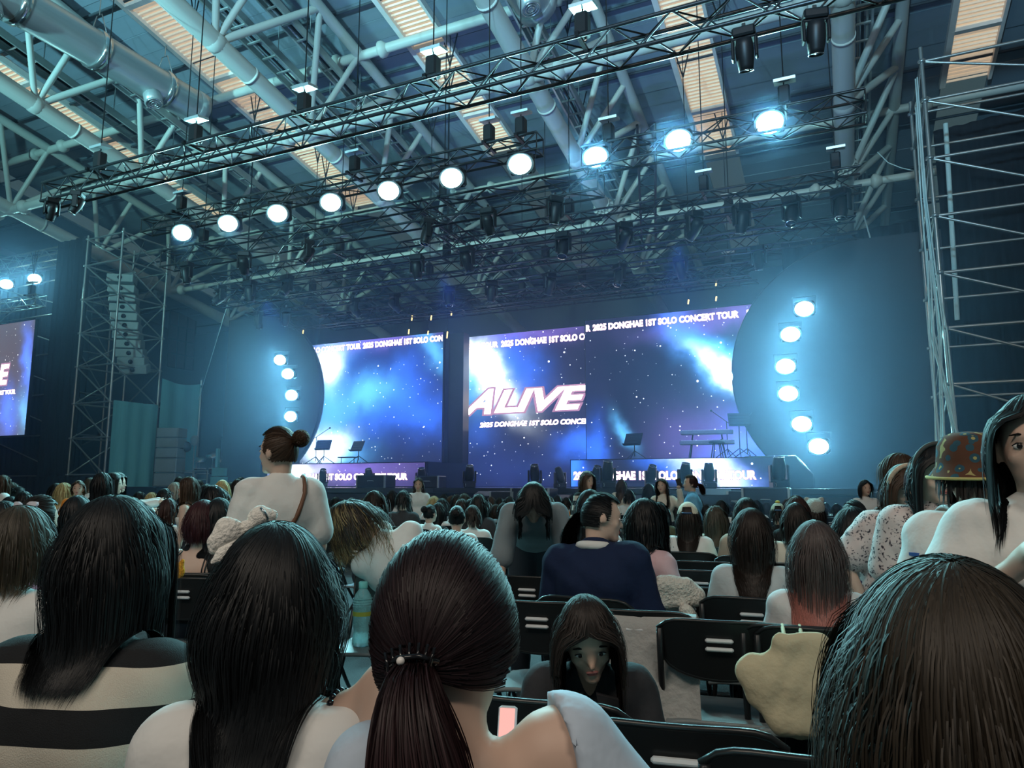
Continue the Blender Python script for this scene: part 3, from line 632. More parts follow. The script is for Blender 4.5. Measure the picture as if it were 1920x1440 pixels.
# ---- lamps and cases on the stage front
for i, (px, pb, Y, rz, t, s) in enumerate([(605, 905, 16.6, .3, .5, 1.0), (692, 905, 16.6, -.2, .4, 1.0), (790, 907, 16.4, .1, .4, 1.0), (880, 915, 15.7, .2, .35, 1.05), (1003, 915, 15.7, -.1, .4, 1.05), (1050, 912, 16.4, .5, -.5, .95), (1118, 908, 16.2, .3, .55, 1.0), (1140, 917, 15.5, .1, .25, 1.15), (1222, 908, 16.2, .2, .5, 1.0), (1285, 912, 15.9, .3, .3, 1.05), (1330, 907, 16.3, 0, .12, 1.05), (1462, 916, 15.4, 0, .1, 1.2), (1645, 925, 14.2, 0, .1, 1.25)]):
    d = ray(px, pb); p = CAM + d * (Y / d[1]); z = STZ if i != 12 else .55
    s *= .7; moving_head((p[0], Y, z), rz + .4, t, 'black moving-head lamp standing on the stage front, %s from left' % ORD[i], 'moving heads along the stage front', False, s)
MB().box((0, 0, .28), (.6, .6, .56)).build('lamp_plinth', 'black', None, T(onY(1645, 925, 14.2)[0], 14.2, 0), label='black plinth under the rightmost stage lamp', cat='plinth')
def case(loc, d, rz, label, kind='case'):
    root = empty('flight_case' if kind == 'case' else 'stage_monitor', loc, rz, label=label, cat='case' if kind == 'case' else 'speaker', group='black cases and wedges on the stage front')
    if kind == 'case':
        MB().box((0, 0, d[2] / 2), d, bev=.02).build('body', 'box', root)
        for s_ in (-1, 1): MB().box((s_ * d[0] / 2 * .96, -d[1] / 2 * .98, d[2] / 2), (.04, .04, d[2])).build('corner_rail', 'galv', root)
        MB().tube([(-.1, -d[1] / 2, d[2] * .5), (-.08, -d[1] / 2 - .03, d[2] * .55), (.08, -d[1] / 2 - .03, d[2] * .55), (.1, -d[1] / 2, d[2] * .5)], .012, 6).build('handle', 'galv', root)
    else:
        MB().prism([(-d[1] / 2, 0), (d[1] / 2, 0), (d[1] / 2, d[2] * .6), (d[1] * .1, d[2]), (-d[1] / 2, d[2] * .75)], -d[0] / 2, d[0] / 2, RZ(R(90)) @ RX(R(90))).build('body', 'box', root)
        MB().box((0, d[1] * .32, d[2] * .78), (d[0] * .9, .02, d[2] * .5), m=RX(R(38))).build('grille', 'blackmetal', root)
for i, (px, Y, d, rz, kd, lab) in enumerate([(705, 15.9, (1.0, .5, .55), 0, 'case', 'black case with a metal frame at the left stage front'), (808, 15.9, (.7, .5, .5), .1, 'case', 'small black case right of the left riser'),
        (912, 15.7, (.5, .5, .42), 0, 'mon', 'black wedge monitor beside the second stage lamp'), (950, 15.6, (.62, .6, .42), 0, 'case', 'wide black flight case with latches at the stage centre'), (1002, 15.3, (1.0, .6, .5), .05, 'case', 'black flight case under the centre lamp'),
        (1080, 15.6, (1.0, .5, .35), 0, 'mon', 'low black wedge monitor left of the right riser'), (1185, 15.7, (1.2, .5, .35), 0, 'mon', 'low black wedge monitor in front of the right riser'), (1325, 15.4, (1.0, .6, .5), 0, 'mon', 'black wedge monitor below the bright strip screen'), (1382, 15.6, (.35, .5, .45), 0, 'case', 'small black case right of the wedge monitor'), (1437, 15.3, (.95, .6, .52), 0, 'case', 'large black case at the right stage front')]):
    Y = 14.8 if Y < 15.8 else Y; p = onY(px, 915, Y); case((p[0], Y, .78 if Y < 15 else STZ), (d[0] * .92, min(d[1], .56), d[2] * (.95 if Y < 15 else .6)), 0 if Y < 15 else rz, lab, kd)
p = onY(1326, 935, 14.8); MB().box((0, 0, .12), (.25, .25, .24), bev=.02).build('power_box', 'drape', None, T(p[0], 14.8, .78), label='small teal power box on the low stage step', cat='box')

# ---- instruments
def stand_legs(root, r=.35, n=3, h=.25, m='black'):
    for k in range(n): a = k * 2 * math.pi / n + .4; rod('leg', (0, 0, h), (r * math.cos(a), r * math.sin(a), .01), .012, m, root, 5)
def music_stand(loc, rz, h, label):
    root = empty('music_stand', loc, rz, label=label, cat='music stand', group='music stands on the risers')
    stand_legs(root); rod('pole', (0, 0, .1), (0, 0, h), .014, 'black', root)
    d = MB(); d.box((0, 0, 0), (.52, .015, .36))
    for k in range(4): d.box((0, -.012, -.12 + k * .08), (.46, .012, .02))
    d.build('desk', 'box', root, T(0, -.05, h + .1) @ RX(R(-25))); MB().box((0, -.06, -.17), (.5, .08, .015)).build('ledge', 'black', root, T(0, -.05, h + .1) @ RX(R(-25)))
def mic_stand(loc, rz, h, label):
    root = empty('microphone_stand', loc, rz, label=label, cat='microphone stand', group='microphone stands on the risers')
    stand_legs(root); rod('pole', (0, 0, .1), (0, 0, h), .012, 'black', root); rod('boom', (-.15, 0, h - .1), (.45, 0, h + .3), .01, 'black', root); MB().ell((.48, 0, .32 + h), (.035, .03, .03)).build('microphone', 'blackmetal', root)
RZT = 1.97
def P_(px, Y): p = onY(px, 857, Y); return p[0]
root = empty('keyboard_rig', (P_(1327, 18.6), 18.6, RZT), .1, label='two-tier electronic keyboard on a black stand on the right riser', cat='keyboard')
for k, (z, w) in enumerate([(.42, 1.35), (.68, 1.3)]):
    kb = MB().box((0, 0, z), (w, .32, .1), bev=.015).build('keyboard', 'spk', root); mbk = MB()
    for q in range(26): mbk.box((-w / 2 + .06 + q * (w - .12) / 26, -.08, z + .055), (.035, .14, .015))
    mbk.build('keys', 'white', kb, kind='stuff')
for s_ in (-1, 1):
    rod('leg', (s_ * .45, -.2, 0), (s_ * .35, .15, .68), .02, 'black', root); rod('leg', (s_ * .45, .2, 0), (s_ * .35, -.1, .5), .02, 'black', root)
root = empty('stool', (P_(1345, 18.1), 18.1, RZT), label='small black stool in front of the keyboards', cat='stool'); MB().lathe([(.02, .36), (.19, .36), (.2, .4), (.18, .43), (.02, .44)], 16).build('seat', 'box', root)
for k in range(4): a = k * math.pi / 2 + .7; rod('leg', (.1 * math.cos(a), .1 * math.sin(a), .36), (.17 * math.cos(a), .17 * math.sin(a), 0), .015, 'black', root)
music_stand((P_(1388, 18.3), 18.3, RZT), .3, .85, 'black music stand beside the keyboards on the right riser')
music_stand((P_(1190, 18.6), 18.6, RZT), -.3, .45, 'low black music stand left of the keyboards')
music_stand((P_(607, 18.3), 18.3, 1.98), .2, .5, 'black music stand at the left end of the left riser')
music_stand((P_(672, 18.5), 18.5, 1.98), -.2, .45, 'black music stand right of the low table on the left riser')
mic_stand((P_(1365, 18.7), 18.7, RZT), 2.6, .95, 'thin microphone stand behind the keyboards'); mic_stand((P_(1402, 18.6), 18.6, RZT), 1.0, 1.0, 'thin microphone stand right of the keyboards'); mic_stand((P_(592, 18.6), 18.6, 1.98), 1.2, .9, 'thin microphone stand at the left riser edge')
root = empty('low_table', (P_(652, 18.4), 18.4, 1.98), label='low thin black table on the left riser', cat='table'); MB().box((0, 0, .2), (.6, .25, .03)).build('top', 'black', root); [rod('leg', (s_ * .25, 0, 0), (s_ * .25, 0, .2), .012, 'black', root) for s_ in (-1, 1)]
# ---- ground stack, ball lamps and drum gear at the left
p = onY(317, 900, 18); root = empty('speaker_stack', (p[0], 18, 1.25), .35, label='tall stack of pale grey speaker boxes in front of the teal drape', cat='speaker')
for k, (h, z) in enumerate([(.35, 1.72), (.35, 1.36), (.35, 1.0), (.5, .49), (.48, 0)]):
    b = MB().box((0, 0, z + h / 2), (.8, .6, h - .015), bev=.015).build('speaker_box', 'spk', root)
    MB().box((0, -.31, z + h / 2), (.7, .02, h * .8)).build('grille', 'galv', b)
stagebox('wing_deck', -25, -20, 16.2, 22, 0, 1.25, 'black', 'black platform under the left wing gear', 'platform')
for i, (px, py, r, lab) in enumerate([(348, 838, .2, 'shiny black ball lamp on a thin stand beside the speaker stack'), (365, 826, .19, 'grey ring-shaped lamp on the drape pole')]):
    p = onY(px, py, 18.4 + i * .5); root = empty('ball_lamp', (p[0], 18.4 + i * .5, 1.25), label=lab, cat='lamp'); h = p[2] - 1.25
    rod('pole', (0, 0, 0), (0, 0, h - r), .015, 'galv', root); stand_legs(root, .25, m='galv')
    if i == 0: MB().ell((0, 0, h), (r, r, r), 20, 14).build('ball', 'lens', root)
    else:
        MB().lathe([(r * .5, -.04), (r, -.04), (r, .04), (r * .5, .04)], 20, T(0, 0, h) @ RX(R(90))).build('ring', 'spk', root); MB().ell((0, 0, h), (r * .3, .04, r * .3)).build('hub', 'black', root)
p = onY(385, 890, 19.2); root = empty('drum_kit', (p[0], 19.2, 1.25), label='small drum kit with tilted cymbals at the left wing', cat='drum kit')
for k, (x, y, z, r, h) in enumerate([(0, 0, .05, .3, .4), (-.4, .1, .45, .2, .2), (.35, .1, .45, .2, .2), (-.7, -.2, .1, .25, .4)]): 
    dr = MB().lathe([(r, 0), (r, h)], 20).build('drum', 'blackmetal', root, T(x, y, z)); MB().lathe([(r, h), (r + .015, h), (r + .015, h + .02), (r * .02, h + .02)], 20, cap=False).build('drum_head', 'white', dr)
for k, (x, z) in enumerate([(-.55, 1.0), (.5, .95), (.1, 1.15)]): rod('cymbal_stand', (x, .2, 0), (x, .2, z), .012, 'chrome', root); MB().lathe([(.01, .03), (.08, .02), (.24, 0), (.08, .01)], 20).build('cymbal', 'band', root, T(x, .2, z) @ RX(.5) @ RY(.3))
p = onY(418, 890, 19.0); root = empty('equipment_rack', (p[0], 19.0, 1.25), label='teal-lit equipment cases stacked beside the drum kit', cat='case')
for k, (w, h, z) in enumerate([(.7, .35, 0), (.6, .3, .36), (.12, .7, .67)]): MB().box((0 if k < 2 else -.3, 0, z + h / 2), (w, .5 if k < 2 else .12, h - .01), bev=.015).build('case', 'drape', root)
root = empty('railing', (p[0] - 1.3, 18.3, 1.25), label='low metal railing in front of the drum kit', cat='railing')
for z in (.25, .55): rod('rail', (0, 0, z), (1.3, 0, z), .02, 'scaff', root)
for x in (0, .65, 1.3): rod('post', (x, 0, 0), (x, 0, .55), .02, 'scaff', root)
# ---- cables on the right tower
root = empty('cable_bundle', (1.78, 14.9, .5), label='pale bundle of cables hanging down the right scaffold tower', cat='cable')
for k in range(12):
    a = random.uniform(-.16, .16); b = random.uniform(-.05, .05); c = random.uniform(-.22, .22)
    MB().tube(([(a * .3, b, 8.9 - random.random()), (a * .4 - .03, b, 6.2)] if k < 4 else [(a * .3, b, 4.6 + random.random() * .6)]) + [ (a * .9 + .02, b, 3.6), (c, b, 1.6), (c * 1.1, b, .1)], .014, 5).build('cable', 'cablew', root)
for i, (pts, lab) in enumerate([([(1620, 405), (1640, 480), (1672, 560), (1725, 612)], 'thin white cable sagging across the right curtain'), ([(1620, 405), (1645, 490), (1680, 570), (1727, 615)], 'second thin white cable below the first on the right curtain'), ([(1645, 285), (1665, 305), (1690, 315), (1722, 322)], 'pale cable looping from the roof to the right tower')]):
    P3 = [onY(a, b, 19.85) for a, b in pts]; MB().tube(P3, .014, 5).build('hanging_cable', 'cablew', label=lab, cat='cable')
rod('coiled_cable', onY(1773, 232, 17.2), onY(1795, 600, 17.2), .05, 'cablew', None, 8, label='cable-wrapped pole inside the right scaffold tower', cat='pole')
for i, (a, b, lab) in enumerate([((430, 560), (372, 750), 'thin rope stretched from the lighting rig to the teal drape pole')]):
    MB().tube([onY(*a, 18), onY(*b, 19.5)], .014, 5).build('rope', 'cablew', label=lab, cat='rope')
# small amber marker lights on wires above the screens
AMB = emis('amber_glow', (1.0, .72, .3), 2.0)
for i, (px, py, h) in enumerate([(537, 624, 16), (568, 622, 12), (560, 648, 14), (772, 596, 12), (808, 596, 10), (766, 622, 10), (802, 624, 8), (838, 628, 14), (846, 588, 8), (1290, 566, 8), (1342, 532, 8), (1342, 560, 8)]):
    p = onY(px, py, 18.98); k = h * .5 * 20 / FPX * 1.0
    root = empty('marker_light', tuple(p), label='tiny amber marker light hanging above the screens, %s from left' % ORD[i], cat='light', group='amber marker lights')
    rod('tube', (0, 0, -k), (.02, 0, k), .02, AMB, root, 6); rod('wire', (.02, 0, k), (.02, 0, max(7.03 - p[2], k + .02)), .006, 'black', root, 4)
# ================================================================== people: bodies from blended limbs, clothes, strand hair
def nrm(v): v = np.array(v, float); return v / (np.linalg.norm(v) + 1e-12)
def rot(pitch=0, yaw=0, roll=0):                     # head turn: yaw left +, pitch down +, roll to the right +
    return np.array(Matrix.Rotation(yaw, 3, 'Z') @ Matrix.Rotation(-pitch, 3, 'X') @ Matrix.Rotation(roll, 3, 'Y'))
def cap_d(p, a, b, ra, rb):
    ab = b - a; t = np.clip(((p - a) @ ab) / (ab @ ab + 1e-12), 0, 1); return np.linalg.norm(p - (a + t[:, None] * ab), axis=1) - (ra + (rb - ra) * t)
def ell_d(p, c, r, Rm):
    q = (p - c) @ Rm; k0 = np.linalg.norm(q / r, axis=1); k1 = np.linalg.norm(q / (r * r), axis=1); return k0 * (k0 - 1) / (k1 + 1e-9)
I3 = np.eye(3)
def C_(a, b, ra, rb=None): return ('c', np.array(a, float), np.array(b, float), ra, ra if rb is None else rb)
def E_(c, r, Rm=I3): return ('e', np.array(c, float), np.array(r, float), Rm)
def pbox(pr):
    if pr[0] == 'c': r = max(pr[3], pr[4]); return np.minimum(pr[1], pr[2]) - r, np.maximum(pr[1], pr[2]) + r
    r = pr[2].max(); return pr[1] - r, pr[1] + r
def pd(pr, p): return cap_d(p, *pr[1:]) if pr[0] == 'c' else ell_d(p, *pr[1:])
def blend_mesh(prims, vox, k=.03, cut=(), fold=0.0, seed=0, wob=62.0, head=0):
    """one continuous surface around blended limbs (surface nets); cut = list of primitives to take away"""
    lo = np.min([pbox(q)[0] for q in prims], 0) - 3 * vox; hi = np.max([pbox(q)[1] for q in prims], 0) + 3 * vox
    n = np.ceil((hi - lo) / vox).astype(int) + 1; G = np.full(n, .08); pad = .03 + k + 2 * vox
    def win(pr):
        a, b = pbox(pr); i0 = np.maximum(0, np.floor((a - pad - lo) / vox).astype(int)); i1 = np.minimum(n, np.ceil((b + pad - lo) / vox).astype(int) + 1)
        ax = [lo[d] + vox * np.arange(i0[d], i1[d]) for d in range(3)]; g = np.stack(np.meshgrid(*ax, indexing='ij'), -1)
        return tuple(slice(i0[d], i1[d]) for d in range(3)), g
    k0_ = k
    for ip, pr in enumerate(prims):
        k = .011 if ip < head else k0_
        sl, g = win(pr); d = pd(pr, g.reshape(-1, 3)).reshape(g.shape[:3]); o = G[sl]
        h = np.maximum(k - np.abs(o - d), 0) / k; G[sl] = np.minimum(o, d) - h * h * k * .25
    if fold:
        ax = [lo[d] + vox * np.arange(n[d]) for d in range(3)]; X, Y, Z = np.meshgrid(*ax, indexing='ij'); s = seed * 1.7
        G = G + fold * (np.sin(wob * (X * .35 + Z * .8) + 4 * np.sin(8 * Y + 5 * X + s) + s) * .55 + np.sin(wob * 1.6 * (Z * .5 - X * .8 + Y * .4) + 3 * np.sin(9 * X + 4 * Z + s)) * .3) * (.45 + .55 * np.sin(11 * X + 7 * Z + 2 * s))
    for pr in cut:
        sl, g = win(pr); d = pd(pr, g.reshape(-1, 3)).reshape(g.shape[:3]); G[sl] = np.maximum(G[sl], -d)
    ins = G < 0; cnt = np.zeros(n - 1); pos = np.zeros(tuple(n - 1) + (3,))
    cr = [(0, 0), (0, 1), (1, 0), (1, 1)]; m = n - 1
    for ax in range(3):
        o1, o2 = [d for d in range(3) if d != ax]
        for (u, v) in cr:
            s0 = [None] * 3; s1 = [None] * 3
            for d in range(3):
                off = {o1: u, o2: v}.get(d, 0); s0[d] = slice(off, off + m[d]); s1[d] = slice(off + (d == ax), off + (d == ax) + m[d])
            g0, g1 = G[tuple(s0)], G[tuple(s1)]; x = (g0 < 0) != (g1 < 0); t = np.where(x, g0 / np.where(np.abs(g0 - g1) < 1e-9, 1e-9, g0 - g1), 0)
            cnt += x; c = np.zeros(3); c[o1] = u; c[o2] = v
            for d in range(3): pos[..., d] += np.where(x, c[d] if d != ax else t, 0)
    act = cnt > 0; idx = -np.ones(m, int); idx[act] = np.arange(act.sum()); w = np.argwhere(act)
    V = lo + vox * (w + pos[act] / cnt[act][:, None]); F = []
    for ax in range(3):
        o1, o2 = (ax + 1) % 3, (ax + 2) % 3; s0 = [slice(0, None)] * 3; s0[ax] = slice(0, n[ax] - 1); s1 = [slice(0, None)] * 3; s1[ax] = slice(1, None)
        e = np.argwhere(ins[tuple(s0)] != ins[tuple(s1)]); e = e[(e[:, o1] > 0) & (e[:, o2] > 0) & (e[:, o1] < m[o1]) & (e[:, o2] < m[o2])]
        if not len(e): continue
        q = []
        for (a, b) in ((-1, -1), (0, -1), (0, 0), (-1, 0)):
            c = e.copy(); c[:, o1] += a; c[:, o2] += b; q.append(idx[c[:, 0], c[:, 1], c[:, 2]])
        q = np.stack(q, 1); fl = ~ins[e[:, 0], e[:, 1], e[:, 2]]; q[fl] = q[fl][:, ::-1]; F.append(q[(q >= 0).all(1)])
    return V, np.concatenate(F)
def np_mesh(name, V, F, m, attrs=None):
    me = bpy.data.meshes.new(name); me.vertices.add(len(V)); me.vertices.foreach_set('co', np.ascontiguousarray(V, dtype=np.float32).ravel())
    k = F.shape[1]; me.loops.add(F.size); me.loops.foreach_set('vertex_index', np.ascontiguousarray(F, dtype=np.int32).ravel()); me.polygons.add(len(F))
    me.polygons.foreach_set('loop_start', np.arange(0, F.size, k, dtype=np.int32)); me.polygons.foreach_set('use_smooth', np.ones(len(F), bool))
    for nm, a in (attrs or {}).items():
        at_ = me.attributes.new(nm, 'FLOAT', 'POINT'); at_.data.foreach_set('value', np.asarray(a, np.float32))
    me.materials.append(M(m) if isinstance(m, str) else m); me.update(calc_edges=True); return me
# ---- joints
def joints(stance='sit', lean=0, side=0, head=(0, 0, 0), arms=None, hip=None, knees=None, wide=1.0, shrug=0.0):
    J = {}; H = np.array([0, 0, .53 if stance == 'sit' else .92]) if hip is None else np.array(hip, float)
    a, b = R(lean), R(side); sp = nrm([math.sin(b), math.sin(a) * math.cos(b), math.cos(a) * math.cos(b)]); fw = nrm([0, math.cos(a), -math.sin(a)])
    J['hip'] = H; J['sp'] = sp; J['N'] = H + sp * .455; J['chest'] = H + sp * .31; J['waist'] = H + sp * .14; rx = nrm(np.cross(fw, sp)); J['rx'] = rx; J['bfw'] = fw
    Rt = np.stack([rx, np.cross(sp, rx), sp], 1)
    Rh = Rt @ rot(R(head[0]), R(head[1]), R(head[2])) if stance != 'free' else rot(R(head[0]), R(head[1]), R(head[2]))
    J['Rh'] = Rh; J['Hc'] = J['N'] + sp * .055 + Rh @ np.array([0, .022, .128]); J['hb'] = J['N'] + sp * .05 + Rh @ np.array([0, -.005, .04])
    for s, k in ((-1, 'L'), (1, 'R')):
        sh = J['N'] + rx * s * .148 * wide - sp * (.045 - (shrug if np.isscalar(shrug) else shrug[0 if s < 0 else 1])); J['sh' + k] = sh
        if arms and k in arms: el, wr = (np.array(q, float) for q in arms[k])
        elif stance == 'sit': el = sh + np.array([s * .055, .05, -.25]); wr = np.array([s * .09, .24, .62])
        else: el = sh + np.array([s * .05, -.02, -.26]); wr = el + np.array([s * .01, .06, -.23])
        J['el' + k], J['wr' + k] = el, wr
        hp = H + np.array([s * .085, 0, -.02]); J['hp' + k] = hp
        if knees: kn, an = knees[k]; kn, an = np.array(kn, float), np.array(an, float)
        elif stance == 'sit': kn = hp + np.array([s * .03, .41, -.03]); an = np.array([kn[0], kn[1] + .02, .09])
        else: kn = hp + np.array([s * .01, .02, -.42]); an = np.array([kn[0], -.02, .09])
        J['kn' + k], J['an' + k] = kn, an
    return J
def head_prims(J):
    c, Rh = J['Hc'], J['Rh']; P = lambda x, y, z: c + Rh @ np.array([x, y, z])
    q = [E_(c, (.073, .092, .108), Rh), E_(P(0, .025, -.055), (.055, .066, .068), Rh), C_(P(0, .082, .0), P(0, .104, -.036), .008, .0115), E_(P(0, .083, -.068), (.022, .014, .010), Rh), C_(P(-.03, .078, .02), P(.03, .078, .02), .011), E_(P(0, .07, -.1), (.028, .026, .022), Rh)]
    for s in (-1, 1): q += [E_(P(s * .080, -.006, -.02), (.011, .023, .034), Rh), E_(P(s * .035, .062, -.035), (.025, .022, .022), Rh)]
    return q + [C_(J['N'] - J['sp'] * .04, J['hb'], .05, .046)]
def hand_prims(w, e, curl=.5, side=1, pd_=None):
    """palm and five bent fingers continuing the forearm"""
    d = nrm(w - e); up = np.array(pd_, float) if pd_ is not None else np.array([0, 0, -1.0]); a = np.cross(d, up); a = nrm(a if np.linalg.norm(a) > .1 else np.cross(d, [0, 1.0, 0])); pn = np.cross(a, d)   # pn: back of hand -> palm
    q = [C_(w, w + d * .03, .024, .026), C_(w + d * .035 - a * .018, w + d * .075 - a * .026, .017, .014), C_(w + d * .035 + a * .018, w + d * .075 + a * .026, .017, .014), C_(w + d * .03, w + d * .08, .018, .014)]
    for k, (o, L_) in enumerate([(-.03, .058), (-.010, .07), (.010, .075), (.03, .066)]):
        p = w + d * .085 + a * o; dd = d
        for j in range(3):
            ang = curl * (.35 + .45 * j); dd = nrm(d * math.cos(ang) + pn * math.sin(ang)); p2 = p + dd * L_ * (.45, .32, .25)[j]; q.append(C_(p, p2, .0088 - .0008 * j)); p = p2
    p = w + d * .03 - a * .028 * side; dd = nrm(d * .6 - a * .75 * side + pn * .3); p2 = p + dd * .04; q += [C_(p, p2, .012, .0105), C_(p2, p2 + nrm(d + pn * .4 - a * .2 * side) * .035, .010, .0085)]
    return q
def body_prims(J, hands=None, slim=1.0):
    q = head_prims(J); rx, sp = J['rx'], J['sp']
    q += [C_(J['hip'] - rx * .07, J['hip'] + rx * .07, .105 * slim), C_(J['waist'] - rx * .04, J['waist'] + rx * .04, .095 * slim), C_(J['chest'] - rx * .06, J['chest'] + rx * .06, .10 * slim), C_(J['shL'] + rx * .02, J['shR'] - rx * .02, .052), C_(J['N'] - sp * .1 - rx * .05, J['N'] - sp * .1 + rx * .05, .085)]
    for k, s in (('L', -1), ('R', 1)):
        q += [C_(J['sh' + k], J['el' + k], .046, .037), C_(J['el' + k], J['wr' + k], .036, .025), C_(J['hp' + k], J['kn' + k], .088, .058), C_(J['kn' + k], J['an' + k], .056, .038), C_(J['an' + k] + np.array([0, -.02, -.04]), J['an' + k] + np.array([0, .13, -.055]), .035, .03)]
        q += hand_prims(J['wr' + k], J['el' + k], side=s, **(hands or {}).get(k, {})) if hands and k in hands else [E_(J['wr' + k] + nrm(J['wr' + k] - J['el' + k]) * .06, (.04, .05, .03))]
    return q
def top_prims(J, sleeve='short', inf=.014, slim=1.0, length=1.0):
    rx, sp = J['rx'], J['sp']; q = [C_(J['waist'] - rx * .05 - sp * .1 * length, J['waist'] + rx * .05 - sp * .1 * length, .105 * slim + inf), C_(J['waist'] - rx * .045, J['waist'] + rx * .045, .1 * slim + inf), C_(J['chest'] - rx * .062, J['chest'] + rx * .062, .102 * slim + inf), C_(J['shL'] + rx * .02, J['shR'] - rx * .02, .053 + inf), C_(J['N'] - sp * .1 - rx * .05, J['N'] - sp * .1 + rx * .05, .087 + inf)]
    q += [C_(J['N'] - sp * .02, J['N'] + sp * .012, .052 + inf * .6)]
    if sleeve != 'none':
        for k in 'LR':
            e = J['el' + k]; s0 = J['sh' + k]; t = {'short': .72, 'long': 1.0, 'puff': .55}[sleeve]; mid = s0 + (e - s0) * t
            q += [C_(s0, mid, .05 + inf, (.046 if sleeve != 'puff' else .062) + inf + (.012 if sleeve == 'short' else 0))]
            if sleeve == 'long': q += [C_(e, J['wr' + k], .042 + inf, .033 + inf)]
    return q
def leg_prims(J, inf=.012, full=True):
    rx = J['rx']; q = [C_(J['hip'] - rx * .07, J['hip'] + rx * .07, .108 + inf)]
    for k in 'LR':
        q += [C_(J['hp' + k], J['kn' + k], .09 + inf, .062 + inf)]
        if full: q += [C_(J['kn' + k], J['an' + k], .06 + inf, .05 + inf)]
    return q
# ---- hair
def hair_mat(name, c0, c1=None, mix0=.35, mix1=.75):
    """strand colour: root to tip blend and a tone for each strand"""
    if name in MATS: return MATS[name]
    m = bpy.data.materials.new(name); m.use_nodes = True; n, l = nt(m); b = n['Principled BSDF']
    at_ = n.new('ShaderNodeAttribute'); at_.attribute_name = 'tone'; a2 = n.new('ShaderNodeAttribute'); a2.attribute_name = 'along'
    mr = n.new('ShaderNodeMapRange'); l.new(a2.outputs['Fac'], mr.inputs[0]); mr.inputs[1].default_value = mix0; mr.inputs[2].default_value = mix1
    mx = n.new('ShaderNodeMix'); mx.data_type = 'RGBA'; l.new(mr.outputs[0], mx.inputs[0]); mx.inputs[6].default_value = tuple(c0) + (1,); mx.inputs[7].default_value = tuple(c1 or c0) + (1,)
    ml = n.new('ShaderNodeVectorMath'); ml.operation = 'SCALE'; l.new(mx.outputs[2], ml.inputs[0]); l.new(at_.outputs['Fac'], ml.inputs['Scale']); l.new(ml.outputs[0], b.inputs['Base Color'])
    b.inputs['Roughness'].default_value = .5; b.inputs['Specular IOR Level'].default_value = .26
    MATS[name] = m; return m
HC = dict(black=((.0075, .0085, .010), None), darkbrown=((.018, .012, .010), None), brown=((.045, .026, .016), (.07, .042, .025)), chestnut=((.03, .012, .010), (.05, .016, .012)), red=((.035, .008, .010), None), ash=((.045, .038, .028), (.09, .075, .05)), blonde=((.38, .27, .12), (.5, .38, .2)), ombre=((.07, .052, .05), (.46, .17, .14)), olive=((.018, .013, .010), (.26, .19, .09)), wine=((.016, .008, .010), (.03, .010, .012)), honey=((.028, .021, .014), (.13, .095, .055)), grey=((.25, .24, .2), None))
def HM(k): c = HC[k]; return hair_mat('hair_' + k, c[0], c[1], *((.3, .6) if k == 'ombre' else (.25, .7)))
def ribbons(P, W, out, tone):
    """P: strands x steps x 3 -> flat ribbons"""
    n, k = P.shape[:2]; t = np.gradient(P, axis=1); t /= np.linalg.norm(t, axis=2, keepdims=True) + 1e-9
    sd = np.cross(t, out); sd /= np.linalg.norm(sd, axis=2, keepdims=True) + 1e-9; sd *= W[..., None] * .5
    V = np.stack([P - sd, P + sd], 2).reshape(-1, 3); base = (np.arange(n) * k)[:, None] + np.arange(k - 1)[None]; b = base.ravel() * 2
    F = np.stack([b, b + 1, b + 3, b + 2], 1); al = np.repeat(np.tile(np.linspace(0, 1, k), n), 2); tn = np.repeat(np.repeat(tone, k), 2)
    return V, F, al, tn
def body_push(p, prims, m):
    for pr in prims:
        if pr[0] == 'c':
            a, b, ra, rb = pr[1:]; ab = b - a; t = np.clip(((p - a) @ ab) / (ab @ ab + 1e-12), 0, 1); c = a + t[:, None] * ab; v = p - c; L_ = np.linalg.norm(v, axis=1) + 1e-9; r = ra + (rb - ra) * t + m
            w = L_ < r; p[w] = c[w] + v[w] / L_[w][:, None] * r[w][:, None]
    return p
